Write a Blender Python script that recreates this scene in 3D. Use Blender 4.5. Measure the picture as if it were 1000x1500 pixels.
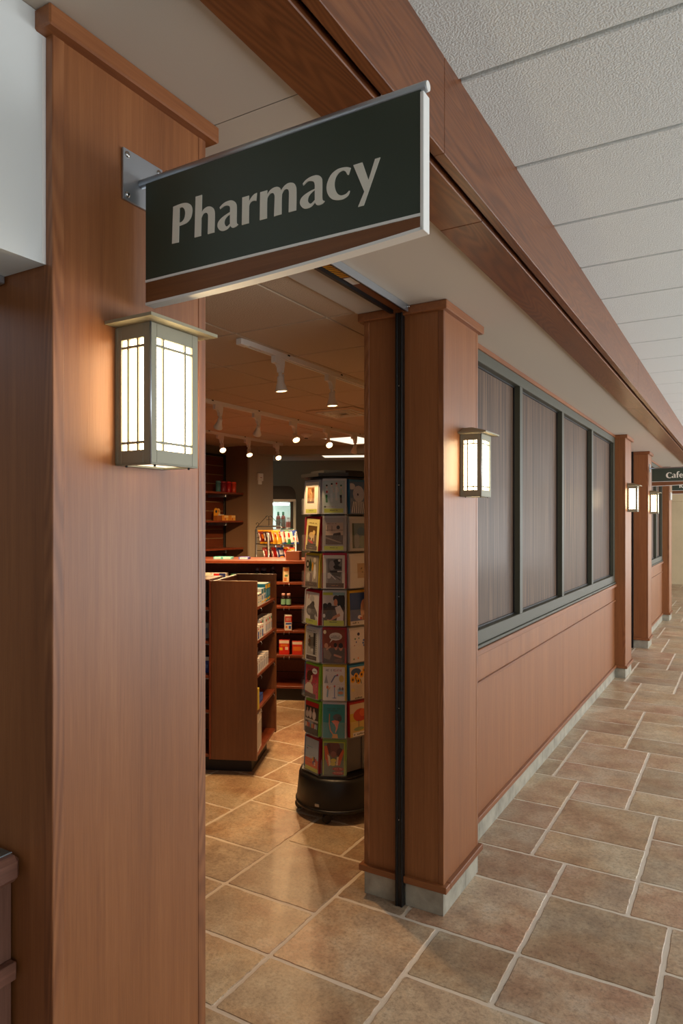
import bpy, bmesh, math, random
from mathutils import Vector, Matrix

for o in list(bpy.data.objects):
    bpy.data.objects.remove(o, do_unlink=True)
SC = bpy.context.scene
COL = SC.collection
RND = random.Random(7)

# ------------------------------------------------------------------ camera
F_PX, HORIZON, CAM_H, YAW, CAM_X = 1010.0, 765.0, 1.55, math.radians(30.3), 1.02
cam_d = bpy.data.cameras.new('camera')
cam = bpy.data.objects.new('camera', cam_d)
COL.objects.link(cam)
cam_d.sensor_fit = 'HORIZONTAL'
cam_d.sensor_width = 36.0
cam_d.lens = 36.0 * F_PX / 1000.0
cam_d.shift_y = (HORIZON - 750.0) / 1000.0
cam_d.clip_start = 0.02
cam.location = (CAM_X, 0.0, CAM_H)
cam.rotation_euler = (math.radians(90), 0, YAW)
SC.camera = cam

SC.view_settings.view_transform = 'Standard'
SC.view_settings.look = 'None'
SC.view_settings.exposure = 0.5
SC.view_settings.gamma = 1.0
SC.view_settings.use_curve_mapping = False

# ------------------------------------------------------------------ world and daylight
world = bpy.data.worlds.new('world')
SC.world = world
world.use_nodes = True
world.node_tree.nodes['Background'].inputs[0].default_value = (0.80, 0.88, 1.0, 1)
world.node_tree.nodes['Background'].inputs[1].default_value = 0.6

def area_light(name, loc, rot, sx, sy, power, col):
    d = bpy.data.lights.new(name, 'AREA')
    d.shape = 'RECTANGLE'; d.size = sx; d.size_y = sy
    d.energy = power; d.color = col
    o = bpy.data.objects.new(name, d)
    o.location = loc; o.rotation_euler = rot
    COL.objects.link(o)
    return o

# daylight entering through the four tall windows of the corridor's right wall (x = 4.3)
WIN_Y = [(-4.4, -1.0), (-0.4, 3.0), (3.6, 7.0), (7.6, 11.0), (11.6, 15.0), (15.6, 18.8)]
DAY = [14, 36, 84, 92, 92, 92]
TILT = 24      # much of it comes up from the bright ground outside
for (a, b), p in zip(WIN_Y, DAY):
    area_light('window_daylight', (4.22, (a + b) / 2, 1.45), (0, math.radians(90 + TILT), 0), 2.1, b - a - 0.1, p, (0.965, 0.99, 1.0))

# ------------------------------------------------------------------ helpers
def lin(r, g, b):
    f = lambda c: (c / 255 / 12.92) if c / 255 <= 0.04045 else ((c / 255 + 0.055) / 1.055) ** 2.4
    return (f(r), f(g), f(b), 1.0)

class MB:
    """collects geometry for ONE mesh object, optional per-face colours"""
    def __init__(self):
        self.v = []; self.f = []; self.c = []; self.smooth = []
    def face(self, idx, col=None, sm=False):
        self.f.append(tuple(idx)); self.c.append(col); self.smooth.append(sm)
    def box(self, x0, x1, y0, y1, z0, z1, ch=0.0, col=None):
        if x0 > x1: x0, x1 = x1, x0
        if y0 > y1: y0, y1 = y1, y0
        if z0 > z1: z0, z1 = z1, z0
        n = len(self.v)
        if ch <= 0:
            self.v += [(x0,y0,z0),(x1,y0,z0),(x1,y1,z0),(x0,y1,z0),(x0,y0,z1),(x1,y0,z1),(x1,y1,z1),(x0,y1,z1)]
            for q in ((0,3,2,1),(4,5,6,7),(0,1,5,4),(1,2,6,5),(2,3,7,6),(3,0,4,7)):
                self.face([n + i for i in q], col)
        else:
            ch = min(ch, (x1-x0)*.45, (y1-y0)*.45, (z1-z0)*.45)
            bm = bmesh.new()
            r = bmesh.ops.create_cube(bm, size=1)
            for w in bm.verts:
                w.co = ((x0+x1)/2 + w.co.x*(x1-x0), (y0+y1)/2 + w.co.y*(y1-y0), (z0+z1)/2 + w.co.z*(z1-z0))
            bmesh.ops.bevel(bm, geom=bm.edges[:], offset=ch, segments=1, affect='EDGES')
            bm.verts.index_update()
            self.v += [tuple(w.co) for w in bm.verts]
            for q in bm.faces: self.face([n + w.index for w in q.verts], col)
            bm.free()
        return self
    def poly(self, pts, col=None):
        n = len(self.v); self.v += [tuple(p) for p in pts]; self.face(range(n, n+len(pts)), col); return self
    def prism(self, pts, d, col=None):
        """pts: planar loop of 3d points, d: extrusion vector"""
        n = len(self.v); k = len(pts); d = Vector(d)
        self.v += [tuple(p) for p in pts] + [tuple(Vector(p) + d) for p in pts]
        self.face(list(range(n+k-1, n-1, -1)), col); self.face(range(n+k, n+2*k), col)
        for i in range(k):
            j = (i+1) % k
            self.face((n+i, n+j, n+k+j, n+k+i), col)
        return self
    def tube(self, pts, r, seg=8, col=None, cap=True, closed=False):
        pts = [Vector(p) for p in pts]
        n0 = len(self.v); m = len(pts)
        rs = r if isinstance(r, (list, tuple)) else [r]*m
        for i, p in enumerate(pts):
            if closed: t = pts[(i+1) % m] - pts[i-1]
            else: t = (pts[min(i+1, m-1)] - pts[max(i-1, 0)])
            t.normalize()
            a = Vector((0,0,1)) if abs(t.z) < .9 else Vector((1,0,0))
            u = t.cross(a).normalized(); w = t.cross(u)
            for k in range(seg):
                an = 2*math.pi*k/seg
                self.v.append(tuple(p + (u*math.cos(an) + w*math.sin(an))*rs[i]))
        for i in range(m if closed else m-1):
            for k in range(seg):
                a, b = n0+i*seg+k, n0+i*seg+(k+1) % seg
                c, d = n0+((i+1) % m)*seg+(k+1) % seg, n0+((i+1) % m)*seg+k
                self.face((a, d, c, b), col, True)
        if cap and not closed:
            self.face(range(n0, n0+seg), col); self.face(range(n0+(m-1)*seg+seg-1, n0+(m-1)*seg-1, -1), col)
        return self
    def lathe(self, prof, seg=24, centre=(0,0,0), axis=(0,0,1), col=None, cap=True):
        """prof: (radius, height) list along axis"""
        c = Vector(centre); ax = Vector(axis).normalized()
        a = Vector((1,0,0)) if abs(ax.x) < .9 else Vector((0,1,0))
        u = ax.cross(a).normalized(); w = ax.cross(u)
        n0 = len(self.v)
        for r, h in prof:
            for k in range(seg):
                an = 2*math.pi*k/seg
                self.v.append(tuple(c + ax*h + (u*math.cos(an)+w*math.sin(an))*r))
        for i in range(len(prof)-1):
            for k in range(seg):
                a1, b1 = n0+i*seg+k, n0+i*seg+(k+1) % seg
                self.face((a1, b1, b1+seg, a1+seg), col, True)
        if cap:
            self.face(range(n0+seg-1, n0-1, -1), col)
            m = n0+(len(prof)-1)*seg
            self.face(range(m, m+seg), col)
        return self
    def xf(self, M):
        self.v = [tuple(M @ Vector(p)) for p in self.v]; return self
    def mesh(self, name):
        me = bpy.data.meshes.new(name)
        me.from_pydata(self.v, [], self.f)
        me.polygons.foreach_set('use_smooth', self.smooth)
        if any(c is not None for c in self.c):
            at = me.color_attributes.new('Col', 'FLOAT_COLOR', 'CORNER')
            for p in me.polygons:
                c = self.c[p.index] or (1, 1, 1, 1)
                for li in p.loop_indices: at.data[li].color = c
        me.update()
        return me

WM = {}      # world matrices of everything linked so far
def wmat(o): return WM.get(o.name, Matrix.Identity(4))

def props(o, label=None, cat=None, group=None, kind=None):
    if label: o['label'] = label
    if cat: o['category'] = cat
    if group: o['group'] = group
    if kind: o['kind'] = kind
    return o

def thing(name, loc, label, cat, rotz=0.0, group=None):
    o = bpy.data.objects.new(name, None)
    o.empty_display_size = 0.05
    o.location = loc; o.rotation_euler = (0, 0, rotz)
    COL.objects.link(o)
    WM[o.name] = Matrix.Translation(loc) @ Matrix.Rotation(rotz, 4, 'Z')
    return props(o, label, cat, group)

def obj(name, mb, mat, parent=None, local=False, label=None, cat=None, group=None, kind=None, rotz=None):
    """one mesh object. Geometry in world coordinates unless local (then in the parent's frame)"""
    if parent is not None:
        if not local: mb.xf(wmat(parent).inverted())
        o = bpy.data.objects.new(name, mb.mesh(name)); o.parent = parent
        COL.objects.link(o); WM[o.name] = wmat(parent)
    else:
        xs = [p[0] for p in mb.v]; ys = [p[1] for p in mb.v]; zs = [p[2] for p in mb.v]
        L = Vector(((min(xs)+max(xs))/2, (min(ys)+max(ys))/2, min(zs)))
        M = Matrix.Translation(L) @ Matrix.Rotation(rotz or 0.0, 4, 'Z')
        mb.xf(M.inverted())
        o = bpy.data.objects.new(name, mb.mesh(name))
        o.location = L; o.rotation_euler = (0, 0, rotz or 0.0)
        COL.objects.link(o); WM[o.name] = M
    if mat: o.data.materials.append(mat)
    return props(o, label, cat, group, kind)

def copy_thing(src, loc, rotz, label):
    r = src.copy(); COL.objects.link(r); r.location = loc; r.rotation_euler = (0, 0, rotz); r['label'] = label
    for ch in list(src.children):
        c = ch.copy(); COL.objects.link(c); c.parent = r
        for g in list(ch.children):
            d = g.copy(); COL.objects.link(d); d.parent = c
    return r

def struct(name, mb, mat, parent=None, label=None):
    return obj(name, mb, mat, parent, kind='structure' if parent is None else None, label=label)

def struct_root(name, label=None):
    o = bpy.data.objects.new(name, None); o.empty_display_size = .1; COL.objects.link(o)
    WM[o.name] = Matrix.Identity(4)
    return props(o, label, None, None, 'structure')

def ray(px, py):
    c, s = math.cos(YAW), math.sin(YAW)
    l = (px-500)/F_PX
    return Vector((-s + c*l, c + s*l, (HORIZON-py)/F_PX))
def at_depth(px, py, D):
    return Vector((CAM_X, 0, CAM_H)) + ray(px, py)*D

# ------------------------------------------------------------------ materials
def new_mat(name):
    m = bpy.data.materials.new(name); m.use_nodes = True
    nt = m.node_tree
    return m, nt, nt.nodes['Principled BSDF']
def nd(nt, typ, **kw):
    n = nt.nodes.new(typ)
    for k, v in kw.items():
        if k in n.inputs.keys() if isinstance(k, str) else False: n.inputs[k].default_value = v
        else: setattr(n, k, v)
    return n
def ramp(nt, stops):
    r = nt.nodes.new('ShaderNodeValToRGB')
    while len(r.color_ramp.elements) < len(stops): r.color_ramp.elements.new(0.5)
    for e, (p, c) in zip(r.color_ramp.elements, stops):
        e.position = p; e.color = c
    return r
def plain(name, col, rough=0.5, metal=0.0, spec=0.5, bump=0.0, bscale=200.0, var=0.0, vscale=3.0):
    m, nt, b = new_mat(name)
    b.inputs['Base Color'].default_value = col
    b.inputs['Roughness'].default_value = rough
    b.inputs['Metallic'].default_value = metal
    b.inputs['Specular IOR Level'].default_value = spec
    L = nt.links
    if bump or var:
        g = nt.nodes.new('ShaderNodeNewGeometry')
        n = nt.nodes.new('ShaderNodeTexNoise'); n.inputs['Scale'].default_value = bscale; n.inputs['Detail'].default_value = 3
        L.new(g.outputs['Position'], n.inputs['Vector'])
        if bump:
            bp = nt.nodes.new('ShaderNodeBump'); bp.inputs['Strength'].default_value = bump; bp.inputs['Distance'].default_value = 0.004
            L.new(n.outputs['Fac'], bp.inputs['Height']); L.new(bp.outputs['Normal'], b.inputs['Normal'])
        if var:
            n2 = nt.nodes.new('ShaderNodeTexNoise'); n2.inputs['Scale'].default_value = vscale; n2.inputs['Detail'].default_value = 4
            L.new(g.outputs['Position'], n2.inputs['Vector'])
            r = ramp(nt, [(0.3, tuple(c*(1-var) for c in col[:3])+(1,)), (0.7, tuple(min(1, c*(1+var)) for c in col[:3])+(1,))])
            L.new(n2.outputs['Fac'], r.inputs['Fac']); L.new(r.outputs['Color'], b.inputs['Base Color'])
    return m
def emit(name, col, strength):
    m, nt, b = new_mat(name)
    b.inputs['Base Color'].default_value = (.8, .8, .8, 1)
    b.inputs['Emission Color'].default_value = col
    b.inputs['Emission Strength'].default_value = strength
    return m
def printed(name, rough=0.45):
    """flat print: the colours of the printed shapes come with the mesh"""
    m, nt, b = new_mat(name)
    a = nt.nodes.new('ShaderNodeVertexColor'); a.layer_name = 'Col'
    nt.links.new(a.outputs['Color'], b.inputs['Base Color'])
    b.inputs['Roughness'].default_value = rough
    return m

def wood(name, dark, mid, light, axis='z', fine=1.0, figure=0.0, rough=0.42, coat=0.08):
    """stained veneer: long streaks along axis; figure adds cathedral grain bands"""
    m, nt, b = new_mat(name); L = nt.links
    g = nt.nodes.new('ShaderNodeNewGeometry')
    oi = nt.nodes.new('ShaderNodeObjectInfo')
    off = nt.nodes.new('ShaderNodeVectorMath'); off.operation = 'SCALE'
    off.inputs[0].default_value = (3.1, 2.3, 4.7); L.new(oi.outputs['Random'], off.inputs['Scale'])
    add = nt.nodes.new('ShaderNodeVectorMath'); add.operation = 'ADD'
    L.new(g.outputs['Position'], add.inputs[0]); L.new(off.outputs[0], add.inputs[1])
    def mapped(across, along):
        mp = nt.nodes.new('ShaderNodeMapping')
        s = [across]*3; s['xyz'.index(axis)] = along
        mp.inputs['Scale'].default_value = s
        L.new(add.outputs[0], mp.inputs['Vector']); return mp
    n1 = nt.nodes.new('ShaderNodeTexNoise'); n1.inputs['Scale'].default_value = 1; n1.inputs['Detail'].default_value = 5; n1.inputs['Roughness'].default_value = .65
    L.new(mapped(75*fine, 2.2).outputs[0], n1.inputs['Vector'])
    n2 = nt.nodes.new('ShaderNodeTexNoise'); n2.inputs['Scale'].default_value = 1; n2.inputs['Detail'].default_value = 2
    L.new(mapped(9*fine, .7).outputs[0], n2.inputs['Vector'])
    n3 = nt.nodes.new('ShaderNodeTexNoise'); n3.inputs['Scale'].default_value = 1; n3.inputs['Detail'].default_value = 2
    L.new(mapped(330*fine, 14).outputs[0], n3.inputs['Vector'])
    def mth(op, a, bb):
        q = nt.nodes.new('ShaderNodeMath'); q.operation = op
        for i, x in enumerate((a, bb)):
            if isinstance(x, (int, float)): q.inputs[i].default_value = x
            else: L.new(x, q.inputs[i])
        return q.outputs[0]
    v = mth('ADD', mth('MULTIPLY', n1.outputs['Fac'], .45), mth('ADD', mth('MULTIPLY', n2.outputs['Fac'], .35), mth('MULTIPLY', n3.outputs['Fac'], .2)))
    if figure:
        # growth rings: contour lines of a long stretched noise
        rg = nt.nodes.new('ShaderNodeTexNoise'); rg.inputs['Scale'].default_value = 1; rg.inputs['Detail'].default_value = 1.2; rg.inputs['Roughness'].default_value = .4
        L.new(mapped(9.0, .8).outputs[0], rg.inputs['Vector'])
        sn = nt.nodes.new('ShaderNodeMath'); sn.operation = 'SINE'; L.new(mth('MULTIPLY', rg.outputs['Fac'], 165.0), sn.inputs[0])
        sn2 = nt.nodes.new('ShaderNodeMath'); sn2.operation = 'MULTIPLY_ADD'; sn2.inputs[1].default_value = .5; sn2.inputs[2].default_value = .5; L.new(sn.outputs[0], sn2.inputs[0])
        v = mth('ADD', mth('MULTIPLY', v, 1-figure), mth('MULTIPLY', sn2.outputs[0], figure))
    r = ramp(nt, [(.30, dark), (.52, mid), (.72, light)])
    L.new(v, r.inputs['Fac']); L.new(r.outputs['Color'], b.inputs['Base Color'])
    b.inputs['Roughness'].default_value = rough
    b.inputs['Coat Weight'].default_value = coat; b.inputs['Coat Roughness'].default_value = .38
    bp = nt.nodes.new('ShaderNodeBump'); bp.inputs['Strength'].default_value = .08; bp.inputs['Distance'].default_value = .002
    L.new(n3.outputs['Fac'], bp.inputs['Height']); L.new(bp.outputs['Normal'], b.inputs['Normal'])
    return m

M = {}
WD, WM_, WL = lin(116, 67, 33), lin(138, 84, 45), lin(155, 100, 57)
M['wood_z'] = wood('cherry_veneer_vertical', WD, WM_, WL, 'z')
M['wood_y'] = wood('cherry_solid_lengthwise', lin(104, 57, 28), lin(133, 79, 42), lin(152, 96, 56), 'y', .8)
M['wood_x'] = wood('cherry_solid_crosswise', lin(104, 57, 28), lin(133, 79, 42), lin(152, 96, 56), 'x', .8)
M['edge_z'] = wood('oak_corner_strip', lin(104, 58, 30), lin(136, 83, 46), lin(158, 103, 62), 'z', .55, .16)
M['beam'] = wood('stained_oak_beam', lin(82, 42, 19), lin(112, 63, 31), lin(130, 79, 43), 'y', .7, .17, rough=.38)
M['counter_wood'] = wood('walnut_counter', lin(88, 56, 44), lin(122, 82, 66), lin(146, 102, 84), 'y', .8)
M['counter_panel'] = wood('walnut_counter_panel', lin(92, 60, 46), lin(124, 86, 70), lin(146, 106, 88), 'z', .8)
M['fix_z'] = wood('store_fixture_veneer', lin(84, 48, 26), lin(106, 64, 36), lin(122, 78, 47), 'z', .8, rough=.42)
M['fix_red'] = wood('store_fixture_cherry', lin(96, 42, 22), lin(122, 57, 32), lin(140, 72, 44), 'x', .8, rough=.36)
M['slat_wood'] = wood('slatwall_cherry', lin(80, 36, 20), lin(104, 50, 29), lin(120, 62, 40), 'y', .8, rough=.4)
M['plinth'] = plain('black_plinth', lin(30, 22, 20), .5)
M['plaster'] = plain('soffit_paint', lin(196, 186, 172), .85, bump=.05, bscale=400)
M['white_paint'] = plain('bulkhead_paint', lin(214, 218, 216), .8)
M['tan_paint'] = plain('header_paint', lin(176, 160, 140), .85)
M['black_metal'] = plain('black_anodised', lin(22, 23, 24), .35, .3)
M['black_plastic'] = plain('black_plastic', lin(24, 23, 24), .42)
M['alu'] = plain('brushed_aluminium', lin(176, 182, 188), .34, .85)
M['alu_bright'] = plain('satin_aluminium_edge', lin(232, 232, 228), .45, .1)
M['steel'] = plain('screw_steel', lin(190, 190, 188), .22, 1.0)
M['bronze'] = plain('sconce_pewter', lin(140, 136, 116), .5, .2)
M['sconce_roof'] = plain('sconce_roof_pewter', lin(146, 138, 112), .5, .2)
M['frame_grey'] = plain('window_frame_grey', lin(70, 69, 56), .5, .05)
M['sign_green'] = plain('sign_dark_green', lin(51, 62, 51), .42)
M['sign_wood'] = wood('sign_wood_band', lin(96, 55, 24), lin(116, 69, 32), lin(130, 82, 42), 'x', 1.2, rough=.5)
M['letter'] = plain('sign_letters', lin(224, 220, 206), .5)
M['fixture_white'] = plain('track_white', lin(236, 230, 220), .4)
M['base_tile'] = plain('base_tile_stone', lin(158, 152, 136), .45, bump=.3, bscale=60, var=.28, vscale=11)
M['grout'] = plain('grout', lin(216, 202, 184), .9, bump=.4, bscale=500)
M['print'] = printed('printed_card')
M['carton'] = printed('printed_carton', .5)
M['foil'] = printed('printed_foil', .25)
M['lamp_hot'] = emit('spot_lamp_glass', (1.0, .66, .30, 1), 9)
M['sconce_glow'] = emit('sconce_glass', (1.0, .74, .42, 1), 10.0)
M['sconce_low'] = emit('sconce_bottom_glass', (1.0, .82, .55, 1), 1.1)
M['troffer_glow'] = emit('troffer_diffuser', (1.0, .86, .66, 1), 0.95)
M['fridge_glow'] = emit('cooler_lamp', (.86, 1.0, .93, 1), 9.0)
M['fridge_white'] = plain('cooler_liner', lin(222, 230, 226), .4)
M['wall_brown'] = plain('brown_wall_paint', lin(124, 92, 66), .85)
M['wall_taupe'] = plain('taupe_wall_paint', lin(168, 152, 130), .85)
M['wall_olive'] = plain('olive_wall_paint', lin(122, 110, 84), .85)
M['wall_beige'] = plain('beige_wall_paint', lin(204, 184, 150), .8, var=.05)
M['chrome'] = plain('wire_chrome', lin(170, 172, 176), .3, .9)
M['wire_dark'] = plain('wire_dark', lin(84, 80, 78), .4, .7)
M['inlay'] = plain('counter_inlay', lin(74, 70, 60), .25)
M['inlay_edge'] = plain('counter_inlay_edge', lin(150, 162, 166), .3)

# textured lay-in ceiling panels
def ceil_tile(name, col, scale, strength):
    m, nt, b = new_mat(name); L = nt.links
    b.inputs['Base Color'].default_value = col; b.inputs['Roughness'].default_value = .9
    g = nt.nodes.new('ShaderNodeNewGeometry')
    n = nt.nodes.new('ShaderNodeTexNoise'); n.inputs['Scale'].default_value = scale; n.inputs['Detail'].default_value = 2.0
    L.new(g.outputs['Position'], n.inputs['Vector'])
    r = ramp(nt, [(.38, (0,0,0,1)), (.62, (1,1,1,1))]); L.new(n.outputs['Fac'], r.inputs['Fac'])
    bp = nt.nodes.new('ShaderNodeBump'); bp.inputs['Strength'].default_value = strength; bp.inputs['Distance'].default_value = .003
    L.new(r.outputs['Color'], bp.inputs['Height']); L.new(bp.outputs['Normal'], b.inputs['Normal'])
    return m
M['ctile'] = ceil_tile('corridor_ceiling_panel', lin(222, 230, 230), 210, .34)
M['stile'] = ceil_tile('store_ceiling_panel', lin(198, 176, 150), 170, .35)
M['tbar'] = plain('ceiling_grid', lin(188, 182, 172), .5)
M['tbar_c'] = plain('ceiling_reveal', lin(176, 170, 160), .6)

# stone floor tile: mottled, a different patch for every tile
def floor_tile():
    m, nt, b = new_mat('stone_floor_tile'); L = nt.links
    g = nt.nodes.new('ShaderNodeNewGeometry'); oi = nt.nodes.new('ShaderNodeObjectInfo')
    off = nt.nodes.new('ShaderNodeVectorMath'); off.operation = 'SCALE'; off.inputs[0].default_value = (17, 29, 41)
    L.new(oi.outputs['Random'], off.inputs['Scale'])
    add = nt.nodes.new('ShaderNodeVectorMath'); add.operation = 'ADD'
    L.new(g.outputs['Position'], add.inputs[0]); L.new(off.outputs[0], add.inputs[1])
    def noise(sc, det, rough=.55):
        n = nt.nodes.new('ShaderNodeTexNoise'); n.inputs['Scale'].default_value = sc; n.inputs['Detail'].default_value = det; n.inputs['Roughness'].default_value = rough
        L.new(add.outputs[0], n.inputs['Vector']); return n
    n1, n2, n3 = noise(5.5, 9, .72), noise(2.4, 4), noise(75, 6, .75)
    r1 = ramp(nt, [(.34, lin(126, 92, 66)), (.45, lin(160, 128, 96)), (.55, lin(182, 156, 124)), (.66, lin(200, 184, 160))])
    L.new(n1.outputs['Fac'], r1.inputs['Fac'])
    r2 = ramp(nt, [(.40, lin(162, 118, 86)), (.5, lin(176, 146, 110)), (.60, lin(172, 158, 134))])
    L.new(n2.outputs['Fac'], r2.inputs['Fac'])
    mx = nt.nodes.new('ShaderNodeMix'); mx.data_type = 'RGBA'; mx.inputs['Factor'].default_value = .45
    L.new(r1.outputs['Color'], mx.inputs['A']); L.new(r2.outputs['Color'], mx.inputs['B'])
    hsv = nt.nodes.new('ShaderNodeHueSaturation'); hsv.inputs['Saturation'].default_value = .93
    mr = nt.nodes.new('ShaderNodeMapRange'); mr.inputs['To Min'].default_value = .84; mr.inputs['To Max'].default_value = 1.20
    L.new(oi.outputs['Random'], mr.inputs['Value']); L.new(mr.outputs['Result'], hsv.inputs['Value'])
    mr2 = nt.nodes.new('ShaderNodeMath'); mr2.operation = 'FRACT'
    mm = nt.nodes.new('ShaderNodeMath'); mm.operation = 'MULTIPLY'; mm.inputs[1].default_value = 7.37
    L.new(oi.outputs['Random'], mm.inputs[0]); L.new(mm.outputs[0], mr2.inputs[0])
    mr3 = nt.nodes.new('ShaderNodeMapRange'); mr3.inputs['To Min'].default_value = .492; mr3.inputs['To Max'].default_value = .504
    L.new(mr2.outputs[0], mr3.inputs['Value']); L.new(mr3.outputs['Result'], hsv.inputs['Hue'])
    L.new(mx.outputs['Result'], hsv.inputs['Color'])
    sp = ramp(nt, [(.34, (.55, .52, .50, 1)), (.48, (1, 1, 1, 1)), (.66, (1.3, 1.28, 1.25, 1))]); L.new(n3.outputs['Fac'], sp.inputs['Fac'])
    mu = nt.nodes.new('ShaderNodeMix'); mu.data_type = 'RGBA'; mu.blend_type = 'MULTIPLY'; mu.inputs['Factor'].default_value = .8
    L.new(hsv.outputs['Color'], mu.inputs['A']); L.new(sp.outputs['Color'], mu.inputs['B'])
    L.new(mu.outputs['Result'], b.inputs['Base Color'])
    b.inputs['Roughness'].default_value = .38
    bp = nt.nodes.new('ShaderNodeBump'); bp.inputs['Strength'].default_value = .22; bp.inputs['Distance'].default_value = .004
    ad = nt.nodes.new('ShaderNodeMath'); ad.operation = 'ADD'
    L.new(n3.outputs['Fac'], ad.inputs[0]); L.new(n1.outputs['Fac'], ad.inputs[1])
    L.new(ad.outputs[0], bp.inputs['Height']); L.new(bp.outputs['Normal'], b.inputs['Normal'])
    return m
M['tile'] = floor_tile()

# woven film laminated in the window panes: fine vertical threads
def film():
    m, nt, b = new_mat('woven_film_glass'); L = nt.links
    g = nt.nodes.new('ShaderNodeNewGeometry')
    def noise(sc, det, rough):
        mp = nt.nodes.new('ShaderNodeMapping'); mp.inputs['Scale'].default_value = sc; L.new(g.outputs['Position'], mp.inputs['Vector'])
        n = nt.nodes.new('ShaderNodeTexNoise'); n.inputs['Scale'].default_value = 1; n.inputs['Detail'].default_value = det; n.inputs['Roughness'].default_value = rough
        L.new(mp.outputs[0], n.inputs['Vector']); return n
    n1 = noise((1, 190, 1.6), 5, .75); n2 = noise((1, 60, .8), 2, .5)
    ad = nt.nodes.new('ShaderNodeMath'); ad.operation = 'MULTIPLY_ADD'; ad.inputs[1].default_value = .6
    s = nt.nodes.new('ShaderNodeMath'); s.operation = 'MULTIPLY'; s.inputs[1].default_value = .4
    L.new(n2.outputs['Fac'], s.inputs[0]); L.new(n1.outputs['Fac'], ad.inputs[0]); L.new(s.outputs[0], ad.inputs[2])
    r = ramp(nt, [(.38, lin(44, 31, 22)), (.5, lin(80, 59, 44)), (.62, lin(120, 93, 72))])
    L.new(ad.outputs[0], r.inputs['Fac']); L.new(r.outputs['Color'], b.inputs['Base Color'])
    b.inputs['Roughness'].default_value = .6; b.inputs['Specular IOR Level'].default_value = .3
    b.inputs['Coat Weight'].default_value = .13; b.inputs['Coat Roughness'].default_value = .2
    return m
M['film'] = film()

def clear():
    m, nt, b = new_mat('clear_acrylic'); L = nt.links
    b.inputs['Base Color'].default_value = (.9, .92, .95, 1); b.inputs['Roughness'].default_value = .12
    b.inputs['Alpha'].default_value = .06
    return m
M['clear'] = clear()

# ================================================================== THE SETTING
SOF = 2.42          # soffit height
CEIL = 2.641        # corridor ceiling
SCEIL = 2.43        # store ceiling
XF = 0.415          # corridor face of the beam
U = 0.1527          # floor module
FX, FY = 0.012, 2.457

# ---- floor: grout bed and every tile
fl = struct('floor', MB().box(-6.2, 4.4, -5.2, 19.7, -0.12, -0.0022), M['grout'], label='stone tiled floor with pale grout joints')
GAP = 0.0058
def tile_loop(w, h, seed, seg, amp):
    r = random.Random(seed)
    x0, x1, y0, y1 = -w/2+GAP, w/2-GAP, -h/2+GAP, h/2-GAP
    cs = [(x0,y0),(x1,y0),(x1,y1),(x0,y1)]
    pts = []
    for k in range(4):
        a, b = Vector(cs[k]), Vector(cs[(k+1) % 4])
        t = (b-a).normalized(); n = Vector((-t.y, t.x))
        c0 = 0.006 if seg > 2 else .004
        pts.append(a + t*c0 + n*.0005)
        for i in range(1, seg):
            pts.append(a.lerp(b, (i + r.uniform(-.25, .25))/seg) + n*(r.uniform(-.4, 1.0)*amp))
        pts.append(b - t*c0 + n*.0005)
    return pts
def tile_mesh(mb, w, h, seed, seg, amp, ox=0, oy=0):
    lp = tile_loop(w, h, seed, seg, amp)
    n = len(mb.v); k = len(lp)
    for p in lp:
        q = p*(1 - .0042/max(.05, p.length))
        mb.v.append((ox+q.x, oy+q.y, 0.0))
    for p in lp: mb.v.append((ox+p.x, oy+p.y, -0.0030))
    mb.face(range(n, n+k))
    for i in range(k):
        j = (i+1) % k
        mb.face((n+k+i, n+k+j, n+j, n+i))
tvar = {}
for sz in ((3,3),(3,2),(2,2)):
    tvar[sz] = []
    for q in range(6):
        mb = MB(); tile_mesh(mb, sz[0]*U, sz[1]*U, 100*sz[0]+10*sz[1]+q, 13, .0030)
        me = mb.mesh('tile'); me.materials.append(M['tile']); tvar[sz].append(me)
cells = []
for n in range(-30, 31):
    for m in range(-40, 41):
        i, j = 1 - n + 3*m, 5 + 7*n - 2*m
        if not (-41 < i < 28 and -50 < j < 110): continue
        if (i, j) == (-1, 0): cells += [(i, j, 3, 3), (i, j+3, 3, 2), (i, j+5, 2, 2)]
        else: cells += [(i, j, 3, 2), (i, j+2, 3, 3), (i, j+5, 2, 2)]
def proj(x, y, z):
    c, s = math.cos(YAW), math.sin(YAW)
    vx, vy = x - CAM_X, y
    D = -s*vx + c*vy
    if D < .1: return None
    return 500 + F_PX*(c*vx + s*vy)/D, HORIZON - F_PX*(z-CAM_H)/D, D
cand, rest = [], []
for (i, j, w, h) in cells:
    x, y = FX + U*(i + w/2), FY + U*(j + h/2)
    if not (-5.9 < x < 4.25 and -4.9 < y < 19.3): continue
    p = proj(x, y, 0); vis = False
    if p:
        mrg = 90/p[2]*1.5
        infr = -mrg < p[0] < 1000+mrg*1.4 and p[1] < 1500+mrg*2.2
        in_corr = x > -.16
        in_open = 298-mrg*1.2 < p[0] < 535+mrg
        vis = infr and (in_corr or in_open)
    (cand if vis else rest).append((p[2] if p else 99, x, y, w, h))
cand.sort()
for k, (d, x, y, w, h) in enumerate(cand[:300]):
    o = bpy.data.objects.new('tile', tvar[(w, h)][(k*7+int(x*13)) % 6]); o.parent = fl
    L = wmat(fl).inverted() @ Vector((x, y, 0)); o.location = L
    if k % 2: o.rotation_euler = (0, 0, math.pi)
    COL.objects.link(o)
mb = MB()
for k, (d, x, y, w, h) in enumerate(cand[300:] + rest): tile_mesh(mb, w*U, h*U, k, 2, .001, x, y)
obj('tiles_out_of_sight', mb, M['tile'], fl, kind='stuff')

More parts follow.
